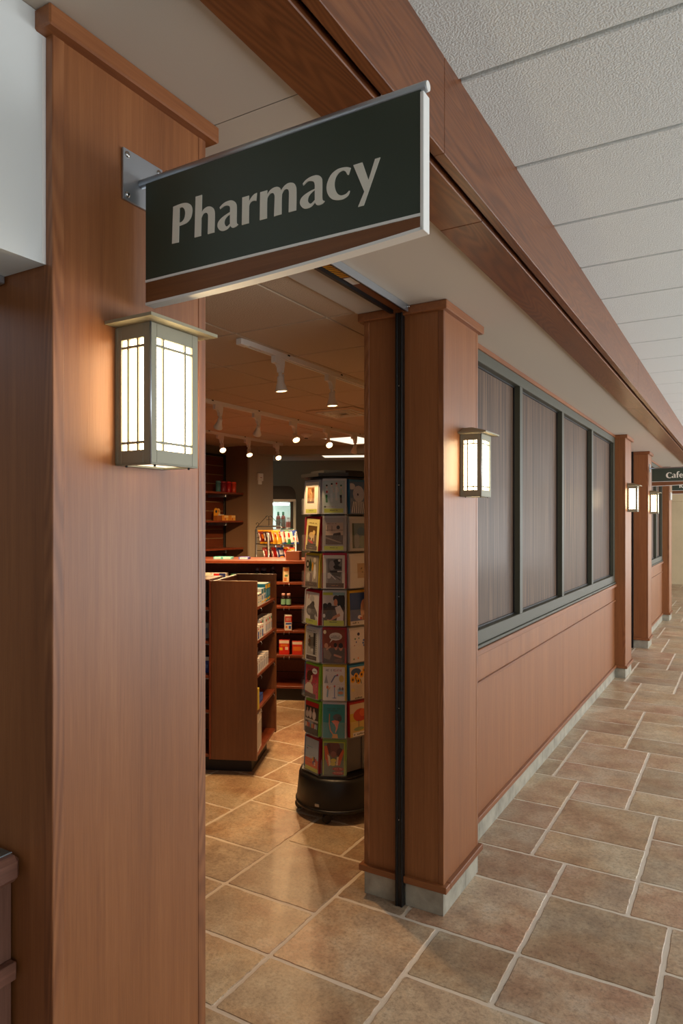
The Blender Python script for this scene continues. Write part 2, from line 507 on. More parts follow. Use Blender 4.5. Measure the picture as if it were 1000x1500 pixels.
# ---- corridor ceiling: grid reveals and textured panels
c1 = struct('ceiling', MB().box(XF-.03, 4.4, -5.2, 19.7, CEIL+.008, CEIL+.1), M['tbar_c'], label='corridor ceiling of textured white lay-in panels')
CS, C0 = 0.4825, 1.615
cols = [(XF-.02, 1.62), (1.62, 2.85), (2.85, 4.3)]
for (a, b) in cols:
    mb = MB().box(a-(a+b)/2+.004, b-(a+b)/2-.004, -CS/2+.007, CS/2-.007, -.004, .012, .003)
    me = mb.mesh('ceiling_panel'); me.materials.append(M['ctile'])
    for k in range(-13, 37):
        o = bpy.data.objects.new('ceiling_panel', me); o.parent = c1
        o.location = wmat(c1).inverted() @ Vector(((a+b)/2, C0 + CS*(k+.5), CEIL)); COL.objects.link(o)

# ---- plaster soffit over the shop front, with its control joint
c2 = struct('ceiling.001', MB().box(-.375, .25, 1.1665, 19.1, SOF, SOF+.12), M['plaster'], label='flat tan painted soffit running along the shop front')
obj('soffit_slab', MB().box(-.375, .25, -5.0, 1.1635, SOF, SOF+.12), M['plaster'], c2)
obj('joint_backing', MB().box(-.375, .25, 1.15, 1.18, SOF+.002, SOF+.02), M['black_plastic'], c2)

# ---- stained oak beam along the soffit edge
beam = thing('ceiling_beam', (.33, 7.0, 2.405), 'long stained oak beam boxed in between soffit and ceiling', 'beam')
ub = [-5.0, 1.9, 5.6, 9.5, 13.5, 19.1]
for a, b in zip(ub, ub[1:]):
    obj('underside_board', MB().box(.245, .374, a+.0006, b-.0006, 2.408, 2.428, .002), M['beam'], beam)
fb = [-5.0, 1.512, 4.9, 8.6, 12.6, 19.1]
for a, b in zip(fb, fb[1:]):
    obj('fascia_board', MB().box(XF-.028, XF, a+.0006, b-.0006, 2.412, CEIL+.004, .0015), M['beam'], beam)
obj('groove', MB().box(.370, XF-.026, -5.0, 19.1, 2.440, 2.455), M['beam'], beam)
obj('upper_core', MB().box(.25, XF-.028, -5.0, 19.1, 2.46, CEIL+.05), M['beam'], beam)

# ---- store ceiling panels
c3 = struct('ceiling.002', MB().box(-5.6, -.375, 1.0, 8.0, SCEIL+.006, SCEIL+.06), M['tbar'], label='store ceiling of lay-in panels in a metal grid')
mb = MB().box(-.244, .244, -.244, .244, 0, .008, .002); me = mb.mesh('ceiling_panel'); me.materials.append(M['stile'])
for ix in range(-1, 10):
    for iy in range(-3, 11):
        x, y = -.53 - .5*(ix+.5), 2.53 + .5*(iy+.5)
        a, b = x-.25, x+.25
        q = at_depth(500, 765, 7.87)
        dline = -math.sin(YAW)*(x-CAM_X) + math.cos(YAW)*y
        if dline > 8.1: continue
        if ix == -1:
            m2 = MB().box(x-.244, -.378, y-.244, y+.244, SCEIL, SCEIL+.008, .002)
            obj('ceiling_panel', m2, M['stile'], c3)
        else:
            o = bpy.data.objects.new('ceiling_panel', me); o.parent = c3
            o.location = wmat(c3).inverted() @ Vector((x, y, SCEIL)); COL.objects.link(o)

# ---- shell out of view
def wall(name, mbx, mat, label): return struct(name, mbx, M[mat], None, label)
wall('wall_far', MB().box(-4.0, 4.4, 19.1, 19.25, 0, 2.75), 'wall_beige', 'plain beige wall closing the far end of the corridor')
struct('trim_1', MB().box(-4.0, .25, 17.2, 17.5, 2.02, SOF, .004), M['wall_beige'], None, 'pale beige dropped header in front of the far wall')
wall('wall_near', MB().box(-.4, 4.4, -5.2, -5.05, 0, 2.75), 'white_paint', 'white wall behind the viewer')
wr = MB().box(4.3, 4.42, -5.05, 19.1, 0, .38).box(4.3, 4.42, -5.05, 19.1, 2.52, 2.75)
ed = [-5.05] + [v for ab in WIN_Y for v in ab] + [19.1]
for a, b in zip(ed[0::2], ed[1::2]): wr.box(4.3, 4.42, a, b, .38, 2.52)
wall('wall_right', wr, 'white_paint', 'white corridor wall with tall windows')
for k, (a, b) in enumerate(WIN_Y):
    w = struct_root('window_%d' % (k+3), 'tall corridor window in the right wall')
    m = MB()
    for y in (a, (a+b)/2, b): m.box(4.32, 4.38, y-.03, y+.03, .38, 2.52)
    m.box(4.32, 4.38, a, b, .38, .44).box(4.32, 4.38, a, b, 2.46, 2.52)
    obj('window_frame', m, M['frame_grey'], w)
    for p, q in ((a+.03, (a+b)/2-.03), ((a+b)/2+.03, b-.03)): obj('pane', MB().box(4.346, 4.352, p, q, .44, 2.46), M['clear'], w)
wall('wall_left_end', MB().box(-4.0, -3.85, 12.4, 19.1, 0, 2.6), 'wall_beige', 'beige side wall of the far lobby')
wall('wall_left_return', MB().box(-4.0, -.3, 12.36, 12.44, 0, 2.6), 'wall_beige', 'beige return wall behind the last pillar')
struct('ceiling.003', MB().box(-4.0, -.375, 12.3, 19.1, SOF, SOF+.1), M['plaster'], None, 'flat soffit over the far lobby')

# ---- pillars
def pillar(y0, y1, label, split=None, deep=.355):
    t = thing('pillar', (-deep/2, (y0+y1)/2, 0), label, 'pillar', group='wood clad pillars of the shop front')
    x0, x1 = -deep, 0.0
    e = .024
    obj('shaft', MB().box(x0+.001, x1-.0012, y0+.0012, y1-.0012, .104, SOF-.03), M['wood_z'], t)
    for xx in (x0, x1-e):
        for yy in (y0, y1-e):
            obj('corner_strip', MB().box(xx, xx+e, yy, yy+e, .104, SOF-.03, .0015), M['edge_z'], t)
    obj('cap', MB().box(x0-.02, x1+.021, y0-.021, y1+.021, SOF-.036, SOF-.0005, .003), M['wood_y'], t)
    g = .0016
    # skirting strip and stone base tiles on the four sides
    if split:
        a, b = split
        obj('skirting_strip', MB().box(x0-.016, a, y0-.018, y0+.03, .098, .124, .002), M['wood_x'], t)
        obj('skirting_strip', MB().box(b, x1+.018, y0-.018, y0+.03, .098, .124, .002), M['wood_x'], t)
        obj('skirting_strip', MB().box(x1-.02, x1+.018, y0+.0305, y1+.016, .098, .124, .002), M['wood_y'], t)
        fr = [(x0, a), (b, x1-.0)]
    else:
        obj('skirting_strip', MB().box(x0-.016, x1+.018, y0-.018, y1+.016, .098, .124, .002), M['wood_y'], t)
        fr = [(x0, (x0+x1)/2), ((x0+x1)/2, x1)]
    obj('core', MB().box(x0+.012, x1-.012, y0+.012, y1-.012, 0, .104), M['grout'], t)
    for a, b in fr: obj('base_tile', MB().box(a+g, b-g*.5, y0+.0005, y0+.012, 0, .0985, .001), M['base_tile'], t)
    ym = y0 + (y1-y0)*.62
    for a, b in ((y0, ym), (ym, y1)):
        obj('base_tile', MB().box(x1-.012, x1-.0005, max(a, y0+.0125)+g*.3, b-g, 0, .0985, .001), M['base_tile'], t)
        obj('base_tile', MB().box(x0+.0005, x0+.012, max(a, y0+.0125)+g*.3, b-g, 0, .0985, .001), M['base_tile'], t)
    obj('base_tile', MB().box(x0+.013, x1-.013, y1-.012, y1-.0005, 0, .0985, .001), M['base_tile'], t)
    return t
PY = [(.768, 1.156), (2.54, 2.945), (7.325, 7.735), (9.19, 9.55), (11.93, 12.34)]
pillar(*PY[0], 'nearest wood clad pillar, carrying the Pharmacy sign and a lit sconce')
pillar(*PY[1], 'wood clad pillar with a black shutter guide beside the store entrance', split=(-.199, -.1665))
pillar(*PY[2], 'wood clad pillar at the far end of the four film panes')
pillar(*PY[3], 'slim far pillar carrying the Cafe sign')
pillar(*PY[4], 'last and smallest wood clad pillar of the row')

# ---- panelled window walls
XW = -.10
def window_wall(idx, y0, y1, mulls, wname, label, wlabel):
    wl = struct(wname, MB().box(XW-.12, XW-.012, y0, y1, 0, .93), M['wood_z'], None, label)
    ed = [y0] + [(a+b)/2 for a, b in mulls] + [y1]
    for a, b in zip(ed, ed[1:]):
        obj('upper_panel', MB().box(XW-.012, XW, a+.0006, b-.0006, .7755, .9075), M['wood_z'], wl)
        obj('lower_panel', MB().box(XW-.012, XW, a+.0006, b-.0006, .12, .7605), M['wood_z'], wl)
    obj('ledge', MB().box(XW-.06, XW+.022, y0, y1, .908, .937, .003), M['wood_y'], wl)
    obj('chair_rail', MB().box(XW-.012, XW+.011, y0, y1, .7607, .7753, .002), M['wood_y'], wl)
    obj('skirting_strip', MB().box(XW-.012, XW+.018, y0, y1, .102, .128, .002), M['wood_y'], wl)
    obj('head_trim', MB().box(XW-.12, XW+.008, y0, y1, 2.394, SOF-.001, .002), M['wood_y'], wl)
    bb = struct('baseboard_left' + ('' if idx == 1 else '.001'), MB().box(XW-.012, XW-.008, y0, y1, 0, .101), M['grout'], None, 'pale stone tile base along the panelled wall')
    y = y0; k = 0
    while y < y1-.01:
        e = min(y+.3055, y1)
        obj('base_tile', MB().box(XW-.008, XW+.002, y+.0012, e-.0012, 0, .1015, .001), M['base_tile'], bb)
        y = e
    w = struct_root('window_%d' % idx, wlabel)
    z0, z1 = .938, 2.3935
    fx0, fx1 = XW-.075, XW+.002
    obj('sill', MB().box(fx0, XW+.012, y0, y1, z0, z0+.016, .002), M['frame_grey'], w)
    obj('bottom_rail', MB().box(fx0, fx1, y0, y1, z0+.0165, 1.022, .002), M['frame_grey'], w)
    obj('top_rail', MB().box(fx0, fx1, y0, y1, 2.335, z1, .002), M['frame_grey'], w)
    for a, b in [(y0, y0+.05)] + mulls + [(y1-.075, y1)]:
        obj('mullion', MB().box(fx0, fx1, a, b, 1.0222, 2.3348, .0015), M['frame_grey'], w)
    fr = [y0+.05] + [v for m in mulls for v in m] + [y1-.075]
    for a, b in zip(fr[0::2], fr[1::2]):
        obj('pane', MB().box(XW-.046, XW-.038, a+.0005, b-.0005, 1.0222, 2.3348), M['film'], w)
        gk = MB()
        for (p, q, r, s) in ((a, b, 1.0222, 1.030), (a, b, 2.327, 2.3348), (a, a+.008, 1.03, 2.327), (b-.008, b, 1.03, 2.327)): gk.box(XW-.038, XW-.030, p, q, r, s)
        obj('gasket', gk, M['black_plastic'], w)
window_wall(1, PY[1][1], PY[2][0], [(3.955, 4.01), (5.02, 5.075), (6.12, 6.185)], 'wall_left',
            'panelled cherry wood wall below the film windows', 'long window of four woven film panes in dark grey frames')
window_wall(2, PY[3][1], PY[4][0], [(10.3, 10.355), (11.08, 11.135)], 'wall_left.001',
            'short panelled wood wall beyond the second opening', 'far film window behind the Cafe sign')

# ---- left: painted bulkhead over the service counter
bk = struct('wall_left_bulkhead', MB().box(-.145, -.018, -5.0, .7675, 1.993, SOF-.001), M['white_paint'], None, 'white painted bulkhead above the service counter')
obj('shutter_slot', MB().box(-.30, -.146, -5.0, .766, 1.985, 2.2), M['black_plastic'], bk)
obj('shutter_track', MB().box(-.158, -.128, -5.0, .766, 1.978, 1.9925, .002), M['alu'], bk)
obj('corner_bead', MB().box(-.0195, -.0172, .7605, .7676, 1.993, SOF-.037), M['alu_bright'], bk)
wall('wall_counter_back', MB().box(-2.2, -2.1, -5.0, .77, 0, 2.42), 'wall_taupe', 'wall behind the service counter')

# ---- store walls
Ax = math.radians(24.1)
VV = Vector((math.cos(Ax), math.sin(Ax), 0)); UU = Vector((-math.sin(Ax), math.cos(Ax), 0))
def vbox(mb, o, l0, l1, d0, d1, z0, z1, col=None):
    """box in the store's turned grid: l along VV, d along UU from o"""
    o = Vector((o[0], o[1], 0))
    b = MB().box(l0, l1, d0, d1, z0, z1, 0, col)
    Mx = Matrix.Translation(o) @ Matrix.Rotation(Ax, 4, 'Z')
    b.xf(Mx); n = len(mb.v); mb.v += b.v
    for f, c, s in zip(b.f, b.c, b.smooth): mb.face([i+n for i in f], c, s)
    return mb
wall('wall_store_front', MB().box(-5.4, -.356, 1.05, 1.158, 0, SCEIL+.005), 'wall_taupe', 'front wall inside the store')
wall('wall_store_left', MB().box(-4.40, -4.245, 1.158, 6.72, 0, SCEIL+.005), 'wall_olive', 'olive painted wall behind the slat panels')
wall('wall_store_pier', MB().box(-4.244, -3.88, 6.285, 6.72, 0, SCEIL+.005), 'wall_brown', 'brown painted pier at the end of the slat wall')
struct('wall_store_column', MB().box(-3.879, -3.856, 6.26, 6.72, 0, SCEIL+.005), M['wall_taupe'], None, 'taupe column face with a small thermostat')
wall('wall_store_right', MB().box(-.30, -.222, 2.95, 7.32, 0, SCEIL+.005), 'wall_taupe', 'inner side of the shop front wall')
wall('wall_store_partition', MB().box(-2.0, -.36, 7.36, 7.46, 0, SCEIL+.005), 'wall_taupe', 'partition at the right end of the store')
q = at_depth(440, 765, 9.35)
struct('wall_store_back', vbox(MB(), q, -2.6, 3.4, 0, .1, 0, 2.5), M['wall_olive'], None, 'olive painted back wall of the store')
q2 = at_depth(440, 765, 7.95)
struct('trim_2', vbox(MB(), q2, -.62, 2.2, 0, .2, 2.335, SCEIL+.02), M['wall_taupe'], None, 'dropped bulkhead across the back of the store ceiling')
struct('ceiling.004', vbox(MB(), q2, -2.2, 2.6, .2, 1.6, 2.385, 2.5), M['stile'], None, 'lower ceiling strip at the back of the store')
# second opening, closed by a dark slatted shutter
sh = thing('roller_shutter', (-.2, 8.46, 0), 'closed dark roller shutter between the two far pillars', 'shutter')
for k in range(32):
    obj('shutter_slat', MB().box(-.205, -.19, 7.736, 9.189, .02+k*.075, .02+k*.075+.072, .004), M['fix_red'], sh)
obj('guide_rail', MB().box(-.21, -.165, 9.155, 9.1885, 0, SOF-.001), M['black_metal'], sh)

# ---- rolling shutter of the store entrance: head track and guide
rs = thing('shutter_track', (-.17, 1.85, 2.36), 'open shutter track with aluminium fascia over the store entrance', 'shutter')
obj('fascia', MB().box(-.145, -.139, 1.163, 2.5125, 2.391, SOF-.001, .0008), M['alu'], rs)
obj('edge_channel', MB().box(-.156, -.1455, 1.163, 2.5125, 2.396, SOF-.001), M['black_metal'], rs)
bb = obj('bottom_bar', MB().box(-.205, -.1565, 1.163, 2.5125, 2.408, SOF-.001), M['wood_y'], rs)
obj('edge_channel', MB().box(-.219, -.206, 1.163, 2.5125, 2.394, SOF-.001), M['black_metal'], rs)
m = MB()
for k in range(9):
    y = 1.93+k*.018
    m.prism([(-.203, y, 2.4076), (-.16, y+.012, 2.4076), (-.16, y+.021, 2.4076), (-.203, y+.009, 2.4076)], (0, 0, -.0006), lin(222, 160, 30))
obj('hazard_tape', m, M['carton'], rs, label='black and yellow hazard tape')
obj('label_sticker', MB().box(-.2, -.162, 2.10, 2.17, 2.4068, 2.4079), M['fixture_white'], rs)
obj('stop_bolt', MB().lathe([(.004, 0), (.004, .012)], 10, (-.139, 2.50, 2.408), (1, 0, 0)), M['steel'], rs)
gd = obj('guide_rail', MB().box(-.1985, -.189, 2.513, 2.5395, .001, 2.395, .0015), M['black_metal'], rs)
obj('guide_rail', MB().box(-.1765, -.167, 2.513, 2.5395, .001, 2.395, .0015), M['black_metal'], rs)
obj('guide_channel', MB().box(-.189, -.1765, 2.5175, 2.5395, .001, 2.395), M['black_plastic'], rs)
for z in (.35, .8, 1.25, 1.7, 2.1):
    obj('screw', MB().lathe([(.003, 0), (.002, .0018)], 8, (-.183, 2.5175, z), (0, -1, 0)), M['steel'], rs)

# ---- service counter at the lower left
ct = thing('service_counter', (-.4, -.8, 0), 'wooden service counter with dark inlaid top beside the near pillar', 'counter')
CY = .764
obj('counter_body', MB().box(-.7, -.113, -3.2, CY, 0, .919), M['counter_panel'], ct)
for a, b in ((-3.2, -1.9), (-1.9, -.6), (-.6, CY)):
    obj('front_panel', MB().box(-.113, -.1075, a+.0008, b-.0008, .1, .919), M['counter_panel'], ct)
tp = obj('counter_top', MB().box(-.75, -.0775, -3.2, CY, .9195, .966, .009), M['counter_wood'], ct)
obj('inlay', MB().box(-.70, -.099, -3.15, CY-.006, .9661, .9672), M['inlay'], tp)
obj('inlay_edge', MB().box(-.099, -.0968, -3.15, CY-.006, .9661, .9674), M['inlay_edge'], tp)
obj('rail', MB().box(-.1073, -.090, -3.2, CY-.001, .742, .774, .002), M['counter_wood'], ct)
obj('toe_kick', MB().box(-.1125, -.109, -3.2, CY, 0, .0995), M['plinth'], ct)

# ================================================================== SIGNS
def smooth_loop(pts, sub=5):
    """Catmull-Rom through the points, broken at the corners (third value 1)"""
    out = []; n = len(pts)
    for i in range(n):
        p0, p1, p2, p3 = pts[i-1], pts[i], pts[(i+1) % n], pts[(i+2) % n]
        a, b = Vector(p1[:2]), Vector(p2[:2])
        out.append(a)
        if p1[2] and p2[2]: continue
        t1 = (b - Vector(p0[:2]))*.5 if not p1[2] else (b-a)*.5
        t2 = (Vector(p3[:2]) - a)*.5 if not p2[2] else (b-a)*.5
        L = (b-a).length
        for t in (t1, t2):
            if t.length > L: t *= L/t.length
        for k in range(1, sub):
            s = k/sub
            h1, h2, h3, h4 = 2*s**3-3*s*s+1, s**3-2*s*s+s, -2*s**3+3*s*s, s**3-s*s
            out.append(a*h1 + t1*h2 + b*h3 + t2*h4)
    return out
def glyph_mesh(loops, sc=1.0, ox=0.0, oz=0.0, depth=.0012):
    """flat raised letter in the x,z plane facing -y"""
    cu = bpy.data.curves.new('letter', 'CURVE'); cu.dimensions = '2D'; cu.fill_mode = 'BOTH'; cu.extrude = depth/2
    for lp in loops:
        ps = smooth_loop(lp)
        sp = cu.splines.new('POLY'); sp.points.add(len(ps)-1)
        for q, p in zip(sp.points, ps): q.co = ((p.x*.001+ox)*sc, (p.y*.001+oz)*sc, 0, 1)
        sp.use_cyclic_u = True
    o = bpy.data.objects.new('tmp_letter', cu); COL.objects.link(o)
    dg = bpy.context.evaluated_depsgraph_get()
    me = bpy.data.meshes.new_from_object(o.evaluated_get(dg))
    mb = MB()
    for v in me.vertices: mb.v.append((v.co.x, -v.co.z, v.co.y))
    for p in me.polygons: mb.face(list(p.vertices))
    bpy.data.objects.remove(o); bpy.data.meshes.remove(me)
    return mb
GLYPHS = {
 'P': [[(98.3,139.5,1),(117.8,140.8,0),(132.2,139,0),(142.1,132.6,0),(145.5,122.2,0),(142.1,110.2,0),(133.6,103.1,0),(123.6,101,0),(112.9,100.5,1),(112,70.5,1),(95.4,71.1,1)],
   [(114.1,133.7,1),(120.7,133.7,0),(126.4,128.7,0),(128.4,120.7,0),(125.9,111.7,0),(120.1,107.1,0),(113.5,106.4,1)]],
 'h': [[(153.7,145.2,1),(168.7,145,1),(168.2,112.8,1),(172.9,117.7,0),(181.1,120.4,0),(189.3,119.1,0),(196.1,113.8,0),(198.8,104.8,0),(198,70.6,1),(182.5,70.7,1),(183.6,103,0),(182,108,0),(177.6,110.7,0),(171.5,109.5,0),(167.3,103.5,1),(166.5,71,1),(151.1,71,1)]],
 'a': [[(210.4,112.6,1),(217.6,117.1,0),(226.9,119.5,0),(237.4,118.9,0),(245.3,114.2,0),(248.7,106.9,0),(248.7,82.3,0),(249.2,76.1,0),(252.5,73.3,1),(247.9,70.7,0),(241.4,69.6,0),(236.7,71.7,0),(234.8,75.1,1),(228.2,70.4,0),(219,68.9,0),(211,71.6,0),(205.9,78.3,0),(205.6,83.6,0),(208.3,88.2,0),(215,92.9,0),(225.6,96.7,0),(234,98.9,1),(234.3,106.1,0),(232.2,110.1,0),(226.9,112.3,0),(220.3,112.4,0),(211.5,109.2,1)],
   [(234,95.2,1),(226.9,92.3,0),(222.4,88.2,0),(221.1,82.7,0),(223.5,77.2,0),(227.7,75,0),(234,78.4,1)]],
 'r': [[(261.6,118.1,1),(276.1,118.1,1),(276.1,107.6,1),(281.2,113.4,0),(287.5,117.6,0),(293.3,118.6,1),(291.8,105.3,1),(286.2,106.8,0),(281.2,106.4,0),(277.4,103.2,0),(276.1,98.5,0),(275.6,70.3,1),(260.5,70.4,1)]],
 'm': [[(300.5,117.9,1),(315.5,117.8,1),(315.3,110.3,1),(320.9,115.9,0),(328.2,118.7,0),(335.5,118.7,0),(341.5,115.8,0),(344.4,110.2,1),(349.9,115.7,0),(357,118.8,0),(364.1,118.7,0),(371.1,115.4,0),(375.1,106.6,0),(374.9,69.9,1),(359.8,70,1),(360.6,101.4,0),(359.4,107.5,0),(355.3,110.1,0),(349.9,108.9,0),(345.8,103,0),(345.1,70.2,1),(329.7,69.9,1),(331.1,103.5,0),(329.5,108.3,0),(325.8,110.8,0),(320.2,109.7,0),(315.3,103.4,0),(314.6,70.1,1),(299.5,70.1,1)]],
 'a2': [[(388.3,111.1,1),(394.5,115.7,0),(403.7,118.4,0),(413.9,118.5,0),(421.7,115.2,0),(425.7,108.5,0),(425.9,81,0),(426.8,75.1,0),(430.8,72.2,1),(427.3,69.3,0),(420.6,68,0),(415,69.9,0),(412,74.4,1),(405.9,69.5,0),(398,67.9,0),(390,69.7,0),(384.2,75.5,0),(382.6,81.7,0),(385.3,87.7,0),(392.3,91.9,0),(402.5,95.1,0),(411.8,96.7,1),(411.8,103.4,0),(409.8,108.6,0),(404.8,111.4,0),(398,112.2,0),(389.3,107.6,1)],
   [(411.8,94.8,1),(404.8,91.7,0),(399.8,87.2,0),(398,80.9,0),(400.7,75.9,0),(405.3,74.4,0),(411.8,78.6,1)]],
 'c': [[(479.6,113.4,1),(474.1,116.1,0),(464.5,117.9,0),(453.7,117.3,0),(442.8,111.7,0),(436.1,101.1,0),(434.4,91.2,0),(437.3,81.1,0),(443.8,72.9,0),(453.7,68.4,0),(464.5,67.1,0),(473,69.7,0),(476.2,73,0),(477.7,77.5,1),(476.2,77.9,1),(470.9,74.3,0),(462.3,73.8,0),(455.8,77.6,0),(451.1,85.3,0),(449.3,95.1,0),(451.5,104.8,0),(456.9,110.9,0),(464.5,113.1,0),(469.8,110.4,0),(473.5,104.1,1),(475.6,103.5,1)]],
 'y': [[(484.1,116.5,1),(500.4,116.8,1),(511.4,85.7,1),(523.1,116.1,1),(532,116.2,1),(502.9,48.4,1),(492.7,48.2,1),(504,69.7,1)]],
}
GL_E = [[(6,22,1),(38,22,1),(37,36,0),(30,47,0),(19,49,0),(7,44,0),(0,30,0),(1,14,0),(10,3,0),(23,-1,0),(35,4,0),(40,12,1),(36,13,1),(28,8,0),(20,9,0),(12,16,0),(10,22,1)],
        [(14,28,1),(17,39,0),(22,43,0),(27,38,0),(28,28,1)]]
GL_F = [[(4,0,1),(19,0,1),(19,41,1),(29,41,1),(29,48,1),(19,48,1),(19,58,0),(24,67,0),(34,67,1),(35,76,1),(22,77,0),(10,72,0),(4,60,0),(4,48,1),(-2,48,1),(-2,41,1),(4,41,1)]]
GL_R = [[(0,0,1),(16,0,1),(16,29,1),(20,29,1),(36,0,1),(55,0,1),(34,32,0),(44,41,0),(46,54,0),(40,65,0),(25,70,0),(0,69,1)],
        [(16,35,1),(25,37,0),(30,44,0),(30,53,0),(25,60,0),(16,62,1)]]
def flag_sign(y0, y1, xw, xr, zt, zb, ztrim, letters, label, xoff=0.0, name='hanging_sign'):
    """projecting sign: wall plate, top rod, green panel, curved wood band, aluminium edge"""
    yc = (y0+y1)/2
    t = thing(name, (xw, yc, zb), label, 'sign')
    pl = obj('wall_plate', MB().box(xw, xw+.005, yc-.047, yc+.055, zt-.040, zt+.058, .0006), M['alu'], t)
    for dy in (-.037, .045):
        for dz in (-.029, .047):
            obj('screw', MB().lathe([(.0062, 0), (.006, .0015), (.003, .0035)], 12, (xw+.005, yc+dy, zt+dz), (1, 0, 0)), M['steel'], pl)
    obj('top_rod', MB().lathe([(.0072, 0), (.0082, .0006), (.0082, xr-xw+.001), (.0076, xr-xw+.002)], 20, (xw+.004, yc-.002, zt+.0045), (1, 0, 0)), M['alu'], t)
    obj('rod_end', MB().lathe([(.0078, 0), (.0074, .0015)], 20, (xr+.0062, yc-.002, zt+.0045), (1, 0, 0)), M['alu_bright'], t)
    for f in (.12, .88): obj('set_screw', MB().lathe([(.0018, 0), (.0016, .003)], 8, (xw+(xr-xw)*f, yc-.002, zt+.012), (0, 0, 1)), M['steel'], t)
    xl = xw+.026
    obj('panel', MB().box(xl, xr-.001, y0, y1-.001, ztrim+.004, zt-.003), M['sign_green'], t)
    obj('trim_line', MB().box(xl, xr-.001, y0-.001, y1, ztrim-.0005, ztrim+.004), M['alu_bright'], t)
    W = xr-xl
    zc = lambda u: zb + (ztrim-zb)*(.50*u*u + .0*u)
    N = 24
    pts = [(xl, y0, ztrim-.001)] + [(xl+W*k/N, y0, zc(k/N)+.0045) for k in range(N+1)] + [(xr, y0, ztrim-.001)]
    obj('wood_band', MB().prism(pts, (0, y1-y0-.001, 0)), M['sign_wood'], t)
    ed = MB()
    for k in range(N):
        a, b = k/N, (k+1)/N
        p = [(xl+W*a, y0-.001, zc(a)), (xl+W*b, y0-.001, zc(b)), (xl+W*b, y0-.001, zc(b)+.005), (xl+W*a, y0-.001, zc(a)+.005)]
        ed.prism(p, (0, y1-y0+.001, 0))
    obj('edge_channel', ed, M['alu_bright'], t)
    obj('edge_channel', MB().box(xr-.002, xr+.004, y0-.001, y1, zc(1), zt-.006, .0008), M['alu_bright'], t)
    for nm, mb in letters:
        mb.xf(Matrix.Translation((0, y0-.0006, 0)))
        obj('letter', mb, M['letter'], t, label='raised pale letter ' + nm)
    return t
L1 = [(n[0], glyph_mesh(GLYPHS[n], 1, 0, 2.0)) for n in ('P', 'h', 'a', 'r', 'm', 'a2', 'c', 'y')]
flag_sign(.955, .9765, .0, .601, 2.2035, 1.9668, 2.011, L1, 'dark green Pharmacy sign projecting from the nearest pillar')
def shift(key, ox, oz, sc=1.0):
    lp = GLYPHS[key] if isinstance(key, str) else key
    x0 = min(p[0] for l in lp for p in l); 
    base = 70 if isinstance(key, str) else 0
    return [[((p[0]-x0)*sc+ox, (p[1]-base)*sc+oz, p[2]) for p in l] for l in lp]
z0 = 2.094
L2 = []; x = .185
for nm, key, w, sc in (('C', 'c', 64, 1.42), ('a', 'a', 50, 1), ('f', GL_F, 34, 1), ('e', GL_E, 44, 1)):
    L2.append((nm, glyph_mesh(shift(key, x*1000, 0, sc), 1, 0, z0))); x += w*.001
flag_sign(9.335, 9.357, 0, .62, 2.2145, 1.996, 2.05, L2, 'dark green Cafe sign on the slim far pillar')
L3 = []; x = .13
for nm, key, w, sc in (('R', GL_R, 56, 1), ('e', GL_E, 44, 1)):
    L3.append((nm, glyph_mesh(shift(key, x*1000, 0, sc), 1, 0, z0))); x += w*.001
flag_sign(12.10, 12.122, 0, .62, 2.2145, 1.996, 2.05, L3, 'green sign on the last pillar, mostly behind the Cafe sign')
obj('wall_alarm', MB().box(0, .03, 11.99, 12.05, 1.90, 2.02, .006), plain('alarm_white', lin(225, 222, 215), .5), None, label='small white alarm box on the last pillar', cat='alarm')

